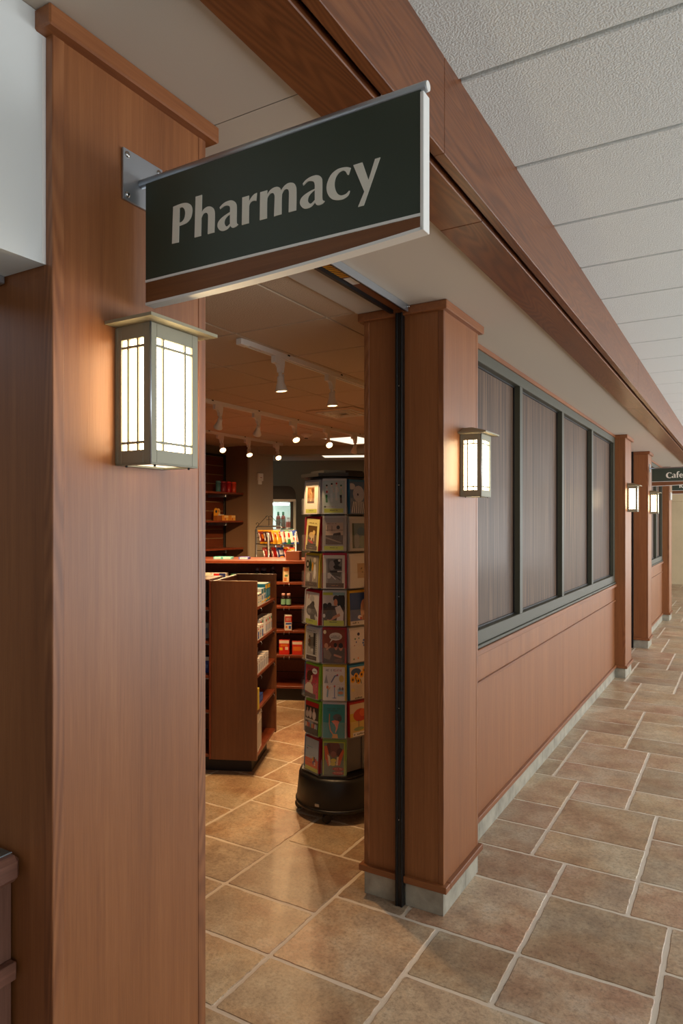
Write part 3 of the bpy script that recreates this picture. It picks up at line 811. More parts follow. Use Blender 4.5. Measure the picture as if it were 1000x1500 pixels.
# ================================================================== SCONCES
def sconce(loc, label):
    t = thing('wall_sconce', loc, label, 'lamp', group='lantern sconces on the pillars')
    Wy, Dx, H = .125, .0905, .258
    y0, y1 = -Wy/2, Wy/2
    fr = M['bronze']
    obj('back_plate', MB().box(0, .006, y0-.001, y1+.001, .003, H-.002), fr, t, True)
    rf = MB(); e = .026
    a = [(0, y0-e, H+.0005), (Dx+e+.002, y0-e, H+.0005), (Dx+e+.002, y1+e, H+.0005), (0, y1+e, H+.0005)]
    n = len(rf.v); rf.v += a + [(p[0], p[1], p[2]+.006) for p in a] + [(0, y0*.35, H+.032), (Dx*.42, y0*.35, H+.032), (Dx*.42, y1*.35, H+.032), (0, y1*.35, H+.032)]
    for q in ((3,2,1,0),(0,1,5,4),(1,2,6,5),(2,3,7,6),(4,5,9,8),(5,6,10,9),(6,7,11,10),(8,9,10,11),(3,0,4,7),(7,4,8,11)): rf.face([n+i for i in q])
    obj('roof', rf, M['sconce_roof'], t, True)
    # each glazed side: stiles, rails, muntins and panes
    def side(P, w, mx, mz0, mz1, cw, bar, rows, nm):
        """P(u, d, z): u across the side, d outward depth"""
        def bx(u0, u1, d0, d1, za, zb, ch=.0006):
            a, b = P(u0, d0, za), P(u1, d1, zb)
            return MB().box(a[0], b[0], a[1], b[1], a[2], b[2], ch)
        f = obj(nm, bx(0, mx, -.004, 0, 0, H), fr, t, True)
        for q in (bx(w-mx, w, -.004, 0, 0, H), bx(mx, w-mx, -.004, 0, 0, mz0), bx(mx, w-mx, -.004, 0, H-mz1, H)):
            obj('frame_bar', q, fr, f, True)
        iw = w-2*mx
        us = [mx, mx+cw, mx+cw+bar, w-mx-cw-bar, w-mx-cw, w-mx]
        zs = [mz0, mz0+rows, mz0+rows+bar, H-mz1-rows-bar, H-mz1-rows, H-mz1]
        for k in (1, 3): obj('muntin', bx(us[k], us[k+1], -.004, -.001, mz0, H-mz1, .0003), fr, f, True)
        for k in (1, 3): obj('muntin', bx(mx, w-mx, -.0035, -.0014, zs[k], zs[k+1], .0003), fr, f, True)
        for i in (0, 2, 4):
            for j in (0, 2, 4):
                obj('pane', bx(us[i], us[i+1], -.0075, -.0055, zs[j], zs[j+1], 0), M['sconce_glow'], f, True)
    side(lambda u, d, z: (Dx+d, y0+u, z), Wy, .0155, .026, .026, .0160, .0046, .0120, 'front_frame')
    side(lambda u, d, z: (Dx-.004-u, y0-d, z), Dx-.004, .0145, .026, .026, .0140, .0046, .0120, 'side_frame')
    side(lambda u, d, z: (Dx-.004-u, y1+d, z), Dx-.004, .0145, .026, .026, .0140, .0046, .0120, 'side_frame')
    obj('corner_bead', MB().tube([(Dx-.001, y0+.001, 0), (Dx-.001, y0+.001, H)], .0018, 8), M['alu'], t, True)
    obj('bottom_rim', MB().box(0, Dx, y0, y0+.012, -.001, .002).box(0, Dx, y1-.012, y1, -.001, .002).box(0, .012, y0+.012, y1-.012, -.001, .002).box(Dx-.012, Dx, y0+.012, y1-.012, -.001, .002), fr, t, True)
    obj('bottom_pane', MB().box(.012, Dx-.012, y0+.012, y1-.012, .0025, .004), M['sconce_low'], t, True)
    for p in ((.02, y0+.008), (Dx-.01, y0+.02), (Dx-.01, y1-.015)):
        obj('screw', MB().lathe([(.0022, 0), (.0022, .004)], 8, (p[0], p[1], -.0005), (0, 0, -1)), M['black_plastic'], t, True)
    return t
S0 = sconce((0, .9675, 1.657), 'large lit lantern sconce on the nearest pillar below the Pharmacy sign')
for y, lb in ((2.786, 'lit lantern sconce on the pillar with the black shutter guide'),
              (7.53, 'small lit lantern sconce on the pillar past the film panes'),
              (9.44, 'small lit lantern sconce below the Cafe sign')):
    copy_thing(S0, (0, y, 1.657), 0, lb)

# ================================================================== STORE INTERIOR
# ---- track lights
def rail(x, y0, y1, label):
    t = thing('track_rail', (x, (y0+y1)/2, SCEIL-.03), label, 'track', group='lighting tracks on the store ceiling')
    obj('rail', MB().box(x-.017, x-.006, y0, y1, SCEIL-.026, SCEIL-.0005).box(x+.006, x+.017, y0, y1, SCEIL-.026, SCEIL-.0005).box(x-.006, x+.006, y0, y1, SCEIL-.012, SCEIL-.0005), M['fixture_white'], t)
    obj('slot', MB().box(x-.006, x+.006, y0, y1, SCEIL-.016, SCEIL-.0121), M['black_plastic'], t)
    obj('end_feed', MB().box(x-.018, x+.018, y0-.035, y0+.03, SCEIL-.030, SCEIL-.0005, .003), M['fixture_white'], t)
    obj('end_cap', MB().box(x-.018, x+.018, y1, y1+.006, SCEIL-.027, SCEIL-.0005, .001), M['fixture_white'], t)
    yy = y0+.35
    while yy < y1:
        obj('rail_clip', MB().box(x+.0171, x+.0195, yy, yy+.02, SCEIL-.008, SCEIL-.001), M['black_plastic'], t); yy += .55
rail(-1.065, 2.63, 4.6, 'nearest lighting track with two lamps pointing down')
rail(-2.295, 2.9, 6.45, 'middle lighting track with five lamp heads')
rail(-3.42, 3.6, 6.28, 'farthest lighting track with three glaring lamps')

def track_light(x, y, d, lit, power, label):
    """adapter box stepping down to a stem, then a conical lamp head aimed along d"""
    t = thing('track_light', (x, y, SCEIL-.20), label, 'lamp', group='track lamp heads')
    z = SCEIL-.0265
    p = [(x-.013, y-.055, z), (x-.013, y+.032, z), (x-.013, y+.030, z-.035), (x-.013, y+.020, z-.075), (x-.013, y-.004, z-.075),
         (x-.013, y-.006, z-.052), (x-.013, y-.022, z-.036), (x-.013, y-.055, z-.034)]
    obj('adapter', MB().prism(p, (.026, 0, 0)), M['fixture_white'], t)
    c = Vector((x, y+.008, z-.085))
    obj('stem', MB().lathe([(.010, .012), (.010, -.012)], 12, c).lathe([(.008, -.005), (.008, -.030)], 12, c), M['fixture_white'], t)
    d = Vector(d).normalized(); h = c + Vector((0, 0, -.026)) - d*.012
    hd = obj('lamp_head', MB().lathe([(.012, -.006), (.017, 0), (.019, .024), (.031, .062), (.0335, .066), (.0335, .074), (.030, .074), (.029, .070)], 20, h, d), M['fixture_white'], t)
    obj('yoke', MB().box(-.006, .006, .019, .024, -.03, .05).xf(Matrix.Translation(h + d*.03)), M['fixture_white'], hd)
    obj('lamp_face', MB().lathe([(.0285, .070), (.024, .0725), (.004, .0735)], 18, h, d), M['lamp_hot'] if lit else M['fixture_white'], hd)
    ld = bpy.data.lights.new('spot_light', 'SPOT'); ld.energy = power; ld.color = (1.0, .61, .29)
    ld.spot_size = math.radians(95); ld.spot_blend = .8; ld.shadow_soft_size = .03
    lo = bpy.data.objects.new('spot_light', ld); COL.objects.link(lo); lo.parent = t
    M4 = wmat(t).inverted() @ Matrix.Translation(h + d*.085) @ d.to_track_quat('-Z', 'Y').to_matrix().to_4x4()
    lo.matrix_local = M4
    return t
SP = 42
track_light(-1.065, 2.93, (.05, .10, -1), True, SP*1.3, 'lit lamp head nearest the entrance, pointing straight down')
track_light(-1.065, 3.45, (.02, .05, -1), True, SP*1.3, 'second lit lamp head on the nearest track, above the card rack')
track_light(-2.295, 3.90, (-.6, .35, -.8), False, SP*2.2, 'dark lamp head at the left end of the middle track')
track_light(-2.295, 4.36, (-.55, .5, -.8), False, SP*2.2, 'dark lamp head second from the left on the middle track')
track_light(-2.295, 4.87, (.55, -.35, -.75), True, SP, 'glaring lamp head in the middle of the middle track')
track_light(-2.295, 5.41, (.75, -.55, -.75), True, SP, 'glaring lamp head fourth along the middle track')
track_light(-2.295, 5.93, (-.5, .35, -1), False, SP, 'dark lamp head at the right end of the middle track')
track_light(-3.42, 5.25, (.6, -.35, -.6), True, SP, 'glaring lamp head at the left end of the farthest track')
track_light(-3.42, 5.68, (.45, -.3, -.75), True, SP, 'glaring lamp head in the middle of the farthest track')
track_light(-3.42, 6.19, (.6, -.45, -.65), True, SP, 'glaring lamp head at the right end of the farthest track')

# ---- ceiling fittings
vt = thing('ceiling_vent', (-1.74, 4.78, SCEIL-.015), 'square ceiling air diffuser near the middle lighting track', 'vent')
obj('vent_plate', MB().box(-1.975, -1.535, 4.56, 5.0, SCEIL-.008, SCEIL-.0005, .004), M['stile'], vt)
for k in range(3):
    r = .16-.045*k
    m = MB()
    for (a, b, c, d) in ((-r, r, -r, -r+.012), (-r, r, r-.012, r), (-r, -r+.012, -r+.012, r-.012), (r-.012, r, -r+.012, r-.012)): m.box(-1.755+a, -1.755+b, 4.78+c, 4.78+d, SCEIL-.014-.003*k, SCEIL-.0085)
    obj('vent_louvre', m, M['fixture_white'], vt)
obj('vent_throat', MB().box(-1.79, -1.72, 4.745, 4.815, SCEIL-.0105, SCEIL-.0083), M['black_plastic'], vt)
dm = thing('smoke_detector', (-2.74, 5.74, SCEIL-.05), 'round smoke detector between two lit lamp heads', 'detector')
obj('detector_base', MB().lathe([(.055, 0), (.055, .012)], 24, (-2.74, 5.74, SCEIL-.0125)), M['fixture_white'], dm)
obj('detector_body', MB().lathe([(.022, 0), (.026, .014), (.046, .02), (.05, .03)], 24, (-2.74, 5.74, SCEIL-.043)), M['fixture_white'], dm)
obj('detector_lens', MB().lathe([(.014, 0), (.021, .008)], 18, (-2.74, 5.74, SCEIL-.0515)), M['black_plastic'], dm)
def troffer(o, l0, l1, d0, d1, z, label, turned, power):
    q = Vector((o[0], o[1], z))
    t = thing('ceiling_light', (o[0], o[1], z-.012), label, 'lamp', rotz=Ax if turned else 0, group='recessed ceiling lights at the back')
    obj('frame', MB().box(l0, l1, d0, d0+.02, 0, .0115).box(l0, l1, d1-.02, d1, 0, .0115).box(l0, l0+.02, d0+.02, d1-.02, 0, .0115).box(l1-.02, l1, d0+.02, d1-.02, 0, .0115), M['fixture_white'], t, True)
    obj('diffuser', MB().box(l0+.02, l1-.02, d0+.02, d1-.02, .004, .0113), M['troffer_glow'], t, True)
troffer((-2.53, 6.28), -.25, .25, -.2, .45, SCEIL, 'recessed ceiling light in front of the dropped bulkhead', False, 0)
qq = at_depth(500, 765, 8.35)
troffer((qq.x, qq.y), -.28, .5, -.05, .45, 2.385, 'recessed ceiling light behind the dropped bulkhead', True, 0)

# ---- gondola shelving (turned grid): local x = VV, local y = UU
LV = [.13, .40, .612, .822, 1.03]
def hook(parent, x, y, z, dx=0, dy=-1):
    obj('shelf_hook', MB().tube([(x, y, z), (x+dx*.008, y+dy*.008, z-.004), (x+dx*.012, y+dy*.012, z-.014), (x+dx*.007, y+dy*.007, z-.022)], .0022, 6), M['chrome'], parent, True)
g1o = (-1.535, 3.354)
g1 = thing('gondola_shelf', (g1o[0], g1o[1], 0), 'wooden pinwheel gondola with a broad plain end panel near the entrance', 'shelf', rotz=Ax, group='store gondolas')
obj('end_panel', MB().box(-.285, 0, 0, .02, .1, 1.192, .002), M['fix_z'], g1, True)
obj('edge_strip', MB().box(-.2985, -.2855, -.0005, .0205, .1, 1.192, .001), M['fix_red'], g1, True)
obj('rear_panel', MB().box(-.285, 0, .575, .595, .1, 1.192, .002), M['fix_z'], g1, True)
obj('spine', MB().box(-.297, -.272, .0205, .5745, .1, 1.185), M['slat_wood'], g1, True)
obj('spine_cap', MB().box(-.290, -.279, .0205, .5745, 1.1851, 1.1885), M['alu'], g1, True)
for k in range(9): obj('slat_groove', MB().box(-.2719, -.2712, .021, .574, .19+.112*k, .197+.112*k), M['plinth'], g1, True)
for z in LV:
    s = obj('shelf', MB().box(-.27, -.004, .0215, .5735, z-.018, z, .001), M['fix_red'], g1, True)
    if z > .2:
        for yy in (.10, .49): hook(s, -.003, yy, z-.012, 1, 0)
obj('slat_back', MB().box(-1.25, -.2986, .285, .305, .1, 1.19), M['slat_wood'], g1, True)
for k in range(9): obj('slat_groove', MB().box(-1.25, -.2987, .2843, .2849, .19+.112*k, .197+.112*k), M['plinth'], g1, True)
obj('top_rail', MB().box(-1.25, -.2986, .005, .31, 1.1905, 1.2, .001), M['fix_red'], g1, True)
obj('side_panel', MB().box(-1.27, -1.2505, .0, .31, .1, 1.192), M['fix_z'], g1, True)
for z in LV:
    s = obj('shelf', MB().box(-1.249, -.2995, .008, .2835, z-.018, z, .001), M['fix_red'], g1, True)
    if z > .2: hook(s, -.33, .0075, z-.012); obj('shelf_bracket', MB().box(-.36, -.302, .02, .26, z-.026, z-.0185), M['chrome'], s, True)
obj('plinth', MB().box(-1.23, -.055, .095, .53, 0, .0995), M['plinth'], g1, True)

g2o = (-2.507, 4.913)
g2 = thing('gondola_shelf', (g2o[0], g2o[1], 0), 'long wooden gondola behind the pinwheel unit, facing the entrance', 'shelf', rotz=Ax, group='store gondolas')
X0, X1 = -1.35, .62
obj('slat_back', MB().box(X0, X1, .25, .27, .1, 1.19), M['slat_wood'], g2, True)
for k in range(9): obj('slat_groove', MB().box(X0, X1, .2493, .2499, .19+.112*k, .197+.112*k), M['plinth'], g2, True)
obj('rear_back', MB().box(X0, X1, .2705, .29, .1, 1.19), M['fix_z'], g2, True)
obj('top_board', MB().box(X0, X1, -.06, .55, 1.1905, 1.217, .003), M['fix_red'], g2, True)
for x in (X0, X1-.02): obj('end_panel', MB().box(x, x+.02, -.045, .249, .1, 1.19), M['fix_z'], g2, True)
for z in LV:
    s = obj('shelf', MB().box(X0+.021, X1-.021, -.04, .2485, z-.02, z, .001), M['fix_red'], g2, True)
    if z > .2:
        for xx in (-.6, .075, .12, .5): hook(s, xx, -.0405, z-.012)
obj('plinth', MB().box(X0+.02, X1-.02, 0, .5, 0, .0995), M['plinth'], g2, True)

# ---- slat wall along the left side with three shelves
M['groove'] = plain('groove_insert_tan', lin(176, 158, 116), .5)
sw = thing('slat_panel', (-4.24, 4.6, 0), 'slatted cherry wall panel in a black frame with three shelves', 'slatwall')
SX = -4.2449
obj('backing', MB().box(SX, SX+.004, 2.0, 6.25, .1, 2.31), M['plinth'], sw)
for k in range(21):
    z = .115+k*.1045
    obj('slat', MB().box(SX+.0041, SX+.018, 2.0, 6.248, z, z+.0985, .001), M['slat_wood'], sw)
    obj('groove_insert', MB().box(SX+.0041, SX+.012, 2.0, 6.248, z+.099, z+.104), M['groove'], sw)
obj('frame_post', MB().box(SX, SX+.03, 6.2485, 6.2835, 0, 2.335, .002), M['black_plastic'], sw)
obj('frame_head', MB().box(SX, SX+.03, 2.0, 6.248, 2.3105, 2.335, .002), M['black_plastic'], sw)
WS = [1.262, 1.568, 1.884]
for z in WS:
    s = obj('wall_shelf', MB().box(SX+.0185, -3.92, 2.6, 6.235, z-.02, z, .002), M['fix_red'], sw)
    for y in (4.2, 5.98): obj('shelf_bracket', MB().box(SX+.0185, -3.97, y, y+.025, z-.055, z-.0205, .002), M['alu'], s)

# ---- thermostat
th = thing('thermostat', (-3.856, 6.46, 1.98), 'small white thermostat on the taupe column', 'thermostat')
obj('cover', MB().box(-3.8555, -3.83, 6.405, 6.495, 2.03, 2.12, .004), M['fixture_white'], th)
obj('lower_cover', MB().box(-3.8555, -3.84, 6.415, 6.48, 1.99, 2.0295, .003), M['fixture_white'], th)
obj('dial', MB().box(-3.8299, -3.829, 6.435, 6.465, 2.065, 2.073), plain('thermostat_red', lin(170, 70, 50), .5), th)

# ---- glass door cooler against the back
fo = at_depth(433, 765, 8.42)
fr = thing('drinks_cooler', (fo.x, fo.y, 0), 'lit glass door drinks cooler with a black rounded header', 'cooler', rotz=math.radians(33.6))
W_ = .70
obj('cabinet', MB().box(-W_, 0, .62, .66, 0, 1.83).box(-W_, -W_+.03, 0, .62, 0, 1.83).box(-.03, 0, 0, .62, 0, 1.83).box(-W_+.03, -.03, 0, .62, 0, .16).box(-W_+.03, -.03, 0, .62, 1.79, 1.83), M['fridge_white'], fr, True)
hp = [(-W_, -.03, 1.83), (.0, -.03, 1.83), (0, -.03, 1.88)] + [(-.09+.09*math.cos(a), -.03, 1.88+.11*math.sin(a)) for a in (.3, .6, .9, 1.2, 1.5708)] + [(-W_+.09-.09*math.cos(a), -.03, 1.88+.11*math.sin(a)) for a in (1.5708, 1.2, .9, .6, .3)] + [(-W_, -.03, 1.88)]
obj('header', MB().prism(hp, (0, .66, 0)), M['black_plastic'], fr, True)
obj('header_trim', MB().box(-W_, 0, -.034, -.0305, 1.80, 1.83), M['alu_bright'], fr, True)
dr = obj('door_frame', MB().box(-.065, -.03, -.028, -.001, .16, 1.80), M['black_plastic'], fr, True)
obj('door_frame_bar', MB().box(-W_, -W_+.035, -.028, -.001, .16, 1.80).box(-W_+.035, -.0655, -.028, -.001, .16, .2), M['black_plastic'], dr, True)
obj('door_glass', MB().box(-W_+.036, -.066, -.016, -.012, .2, 1.80), M['clear'], dr, True)
obj('lamp_tube', MB().box(-.62, -.08, .02, .05, 1.76, 1.785), M['fridge_glow'], fr, True)
obj('lamp_strip', MB().box(-.41, -.37, .58, .61, .25, 1.74), M['fridge_glow'], fr, True)
FS = [.45, .75, 1.08, 1.47]
for z in FS: obj('wire_shelf', MB().box(-W_+.031, -.031, .05, .6, z-.012, z, .001), M['fridge_white'], fr, True)

# ================================================================== small goods
def lbox(mb, x0, x1, y0, y1, z0, z1, c): return mb.box(x0, x1, y0, y1, z0, z1, 0, c)
def carton(frame, x, y, z, w, d, h, base, decals=(), side=(), rot=0.0, name='carton', label='', cat='box', group=None, top=None, mat='carton'):
    """printed carton. frame: world matrix; front faces local -y; decals (u0,u1,v0,v1,colour) on the front, side = same on +x"""
    mb = MB().box(-w/2, w/2, -d/2, d/2, 0, h, .0008, base)
    for (u0, u1, v0, v1, c) in decals:
        mb.poly([(-w/2+w*u0, -d/2-.0004, h*v0), (-w/2+w*u1, -d/2-.0004, h*v0), (-w/2+w*u1, -d/2-.0004, h*v1), (-w/2+w*u0, -d/2-.0004, h*v1)], c)
    for (u0, u1, v0, v1, c) in side:
        mb.poly([(w/2+.0004, -d/2+d*u0, h*v0), (w/2+.0004, -d/2+d*u1, h*v0), (w/2+.0004, -d/2+d*u1, h*v1), (w/2+.0004, -d/2+d*u0, h*v1)], c)
    if top: mb.poly([(-w/2+.001, -d/2+.001, h+.0003), (w/2-.001, -d/2+.001, h+.0003), (w/2-.001, d/2-.001, h+.0003), (-w/2+.001, d/2-.001, h+.0003)], top)
    Mx = frame @ Matrix.Translation((x, y, z+.0004)) @ Matrix.Rotation(rot, 4, 'Z')
    mb.xf(Mx)
    return obj(name, mb, M[mat], None, label=label, cat=cat, group=group, rotz=Mx.to_euler().z)
F1 = wmat(g1); F2 = wmat(g2)
WHT, OFF, BLU, TEAL, RED, YEL, ORG, NAVY, GRN, GRY = lin(226,224,220), lin(206,202,194), lin(52,92,170), lin(40,128,160), lin(190,36,30), lin(232,190,40), lin(222,120,36), lin(30,40,92), lin(60,140,90), lin(150,152,156)

# right-hand bay of the pinwheel gondola (faces +x): turn fronts to +x
R90 = math.pi/2
def bay(x, y, z, w, d, h, base, decals, side, label, group, top=None):
    return carton(F1, x, y, z, w, d, h, base, decals, side, R90, 'carton', label, 'box', group, top)
# top shelf: teal and white cartons; local -y side of the turned carton faces +x, its +x side faces away; the face towards the viewer is local -x
ORD = ['first', 'second', 'third', 'fourth', 'fifth', 'sixth', 'seventh']
for k, (yy, hh, xx) in enumerate(((.33, .118, -.09), (.40, .118, -.09), (.47, .112, -.10))):
    bay(xx, yy, LV[4], .062, .15, hh, TEAL, [(.05, .95, .72, .95, YEL), (.1, .9, .08, .2, YEL), (.15, .85, .3, .65, lin(90,150,190))], [], 'teal carton with yellow corner on the top shelf, '+ORD[k]+' from the end panel', 'teal cartons on the pinwheel gondola', top=lin(120,170,180))
for k, yy in enumerate((.20, .265)):
    bay(-.05, yy, LV[4], .055, .08, .098, lin(206,214,218), [(.0, 1, .68, 1, TEAL), (.55, .95, .72, .96, YEL), (.1, .9, .1, .2, YEL), (.15, .85, .3, .55, lin(120,140,180))], [], 'pale carton with teal top band on the top shelf, '+ORD[k]+' from the end panel', 'pale teal topped cartons on the pinwheel gondola', top=TEAL)
for k, yy in enumerate((.075, .13)):
    bay(-.028, yy, LV[4], .045, .045, .078, OFF, [(0, 1, .82, .92, NAVY), (.15, .85, .3, .36, TEAL), (.15, .85, .5, .55, GRY)], [], 'small off-white carton in front of the teal ones, '+ORD[k]+' from the end panel', 'small off-white cartons on the top shelf', top=WHT)
# second shelf: slim white cartons in two rows
for k in range(3):
    bay(-.03, .07+.055*k, LV[3], .042, .05, .085+.006*(k % 2), WHT, [(.1, .9, .1, .62, (BLU, lin(150,160,190), BLU)[k]), (.2, .8, .3, .38, RED), (.12, .88, .75, .85, lin(200,90,100))], [], 'short white carton in the front row of the second shelf, '+ORD[k]+' from the end panel', 'short white cartons on the second shelf', top=WHT)
for k in range(6):
    bay(-.05-.012*(k < 2), .23+.052*k, LV[3], .042, .07, .108, lin(214,214,218), [(.1, .9, .72, .86, (RED, GRN)[k % 2]), (.2, .8, .15, .5, lin(140,160,196)), (.2, .8, .52, .56, RED)], [], 'tall white carton in the back row of the second shelf, '+ORD[k]+' from the end panel', 'tall white cartons on the second shelf', top=WHT)
for k in range(7):
    bay(-.035, .06+.050*k, LV[2], .040, .05, .088+.004*(k % 3), lin(208,208,214), [(.15, .85, .15, .6, lin(160,166,186)), (.3, .7, .7, .8, lin(150,110,120))], [], 'slim pale carton lined up on the third shelf, '+ORD[k]+' from the end panel', 'slim pale cartons on the third shelf', top=lin(216,206,196))
for k in range(3):
    bay(-.09, .12+.08*k, LV[2], .07, .05, .12, lin(150,154,170), [(.1, .9, .3, .7, lin(110,120,150))], [], 'grey blue carton behind the pale ones on the third shelf, '+ORD[k]+' from the end panel', 'grey blue cartons on the third shelf')
bay(-.05, .23, LV[1], .10, .05, .05, lin(40,70,150), [(.05, .95, .2, .8, lin(60,100,190))], [], 'flat blue carton lying on the fourth shelf', 'blue cartons on the fourth shelf', top=lin(60,90,170))
bay(-.14, .19, LV[1], .08, .05, .09, lin(36,50,110), [(.1, .9, .6, .9, lin(120,150,200)), (.5, .8, .1, .4, YEL)], [], 'dark blue carton standing behind the flat one', None)
bay(-.12, .28, LV[1], .06, .05, .10, lin(44,66,140), [(.1, .9, .5, .8, WHT)], [], 'upright blue carton at the back of the fourth shelf', None)
bay(-.015, .05, LV[1], .04, .03, .13, lin(196,176,70), [], [], 'yellow carton edge beside the end panel', None)
for k in range(3):
    bay(-.075-.003*k, .085+.047*k, LV[0], .040, .13, .236, lin(214,212,208), [(.2, .8, .08, .75, lin(160,158,156)), (.3, .7, .82, .92, lin(190,180,170))], [], 'tall white flat carton standing on the bottom shelf, '+ORD[k]+' from the end panel', 'tall white cartons on the bottom shelf', top=lin(226,222,214))
m = carton(F1, -.075, .0605, LV[0], .13, .001, .234, lin(214,212,208), [(.15, .6, .45, .58, lin(40,50,90)), (.15, .6, .25, .4, lin(50,90,130)), (.1, .7, .7, .8, lin(150,150,156))], (), 0, 'leaflet', 'printed white leaflet in front of the tall cartons', 'leaflet')
# left bay of the pinwheel
carton(F1, -.36, .12, LV[3], .09, .05, .095, lin(150,160,170), [(.2, .8, .3, .7, lin(90,110,150))], (), 0, 'carton', 'grey carton on the left bay of the pinwheel gondola', 'box')
carton(F1, -.345, .10, LV[2], .06, .05, .10, lin(36,70,160), [(0, 1, .75, 1, lin(210,214,220)), (.2, .8, .3, .5, lin(90,130,210))], (), 0, 'carton', 'blue and white carton on the left bay of the pinwheel gondola', 'box')

# second gondola
def bottle(frame, x, y, z, r, h, body, cap, lab, label, group, capr=.72, mat='carton'):
    t = thing('bottle', frame @ Vector((x, y, z+.0004)), label, 'bottle', group=group)
    obj('bottle_body', MB().lathe([(r*.94, 0), (r, .004), (r, h*.62), (r*.86, h*.72), (r*capr*.9, h*.77), (r*capr*.9, h*.79)], 18, (0, 0, 0), col=body), M['foil'], t, True)
    obj('bottle_cap', MB().lathe([(r*capr, h*.79), (r*capr, h*.97), (r*capr*.9, h)], 18, (0, 0, 0), col=cap), M['carton'], t, True)
    obj('bottle_label', MB().lathe([(r*1.012, h*.12), (r*1.012, h*.56)], 18, (0, 0, 0), col=lab, cap=False), M['carton'], t, True)
    return t
DK = lin(34, 22, 22)
for k, (x, lb) in enumerate(((-.185, 'left'), (-.142, 'middle'), (-.12, 'right'))):
    bottle(F2, x, .05+.03*(k == 1), LV[4], .022, .118, lin(20,22,34), lin(70,80,120), lin(36,36,52), 'dark bottle with blue cap, %s of the three behind the pinwheel gondola' % lb, 'dark bottles on the long gondola')
bottle(F2, -.045, .05, LV[4], .026, .132, lin(20,20,30), lin(44,50,90), lin(40,34,50), 'larger dark bottle with navy cap standing alone', 'dark bottles on the long gondola')
carton(F2, .082, .0, LV[4], .050, .045, .128, lin(226,196,150), [(.08, .92, .1, .9, lin(236,214,170)), (.25, .75, .36, .5, GRN), (.12, .6, .08, .3, ORG), (.12, .9, .74, .92, ORG)], [(0, 1, 0, .12, ORG), (0, 1, .85, 1, ORG)], .35, 'carton', 'orange and cream carton on the top shelf of the long gondola', 'box')
for k, x in enumerate((.062, .108)):
    bottle(F2, x, -.005, LV[3], .022, .108, DK, lin(226,176,170), lin(120,170,140), 'brown bottle with pink cap and green label, %s of the pair' % ('left', 'right')[k], 'green labelled bottles')
carton(F2, .10, .0, LV[2], .058, .07, .132, lin(224,216,204), [(.0, 1, .55, .92, RED), (.15, .9, .62, .84, lin(240,190,170)), (.1, .95, .38, .5, BLU), (.55, .9, .1, .3, BLU), (.1, .35, .15, .3, ORG)], [(.2, .8, .2, .7, lin(190,190,200))], .3, 'carton', 'red and white carton on the third shelf of the long gondola', 'box')
carton(F2, .07, .0, LV[1], .088, .05, .128, lin(206,40,28), [(.02, .98, .76, .96, lin(240,220,200)), (.15, .85, .56, .7, ORG), (.05, .35, .3, .48, YEL), (.6, .9, .32, .52, lin(240,210,190))], (), .05, 'carton', 'bright red carton with pale top band on the fourth shelf', 'box')
carton(F2, .185, .0, LV[1], .088, .05, .118, lin(206,50,32), [(.02, .98, .76, .96, lin(240,220,200)), (.1, .9, .3, .6, ORG)], (), .05, 'carton', 'red carton half hidden behind the card rack', 'box')
carton(F2, .14, .05, .822-.105, .05, .04, .07, lin(120,130,130), [(0, 1, .0, .3, lin(150,70,60))], (), 0, 'carton', 'small grey carton hanging under the pair of bottles', 'box') if False else None
# flat tubs and boxes on the left of its top shelf
carton(F2, -.64, .0, LV[4], .12, .1, .075, lin(226,214,196), [(.0, .35, .2, .8, RED), (.45, .95, .3, .75, lin(236,224,200)), (.75, 1, .0, .35, RED)], (), 0, 'carton', 'cream and red carton at the left of the long gondola', 'box')
carton(F2, -.505, .0, LV[4], .125, .1, .075, lin(220,216,210), [(.15, .55, .55, .95, RED), (.55, 1, .5, 1, NAVY), (.0, 1, .0, .3, lin(190,160,60)), (.3, .7, .3, .5, GRN)], (), 0, 'carton', 'carton with red and navy patches beside the cream and red one', 'box')
carton(F2, -.345, .06, LV[4], .13, .1, .065, lin(40,90,140), [(.0, 1, .7, 1, lin(80,150,90)), (.1, .6, .2, .6, BLU)], (), 0, 'carton', 'low blue and green carton behind the pinwheel gondola', 'box', top=lin(70,110,120))
for k, (x, w, c) in enumerate(((-.57, .075, lin(90,190,190)), (-.485, .085, lin(110,200,196)), (-.33, .09, lin(90,90,190)))):
    carton(F2, x, .18, 1.217, w, .08, .02, c, [(.1, .9, .2, .8, lin(200,225,220))], (), 0, 'packet', ('flat teal packet at the left on the gondola top', 'second flat teal packet on the gondola top', 'flat violet packet on the gondola top')[k], 'packet')
carton(F2, .13, .12, 1.217, .12, .12, .075, lin(110, 58, 36), (), (), 0, 'display_box', 'plain brown display box on top of the long gondola', 'box', mat='carton')

# goods on the wall shelves (slat wall, facing +x)
FW = Matrix.Translation((-4.05, 0, 0)) @ Matrix.Rotation(R90, 4, 'Z')     # local x = world y, local -y = world +x
def tumbler(y, x, c, cap, label):
    t = thing('tumbler', (x, y, WS[2]+.0004), label, 'cup', group='tumblers on the top wall shelf')
    obj('cup_body', MB().lathe([(.026, 0), (.028, .004), (.028, .105)], 20, (0, 0, 0), col=c), M['foil'], t, True)
    obj('cup_lid', MB().lathe([(.029, .1052), (.028, .12), (.021, .126)], 20, (0, 0, 0), col=cap), M['carton'], t, True)
for y, c, lb in ((5.915, lin(70,110,116), 'grey teal'), (6.005, lin(130,40,50), 'maroon'), (6.095, lin(176,34,38), 'crimson'), (6.185, lin(210,70,40), 'orange red')):
    tumbler(y, -4.02, c, tuple(min(1, v*1.5) for v in c[:3])+(1,), lb + ' tumbler on the top wall shelf')
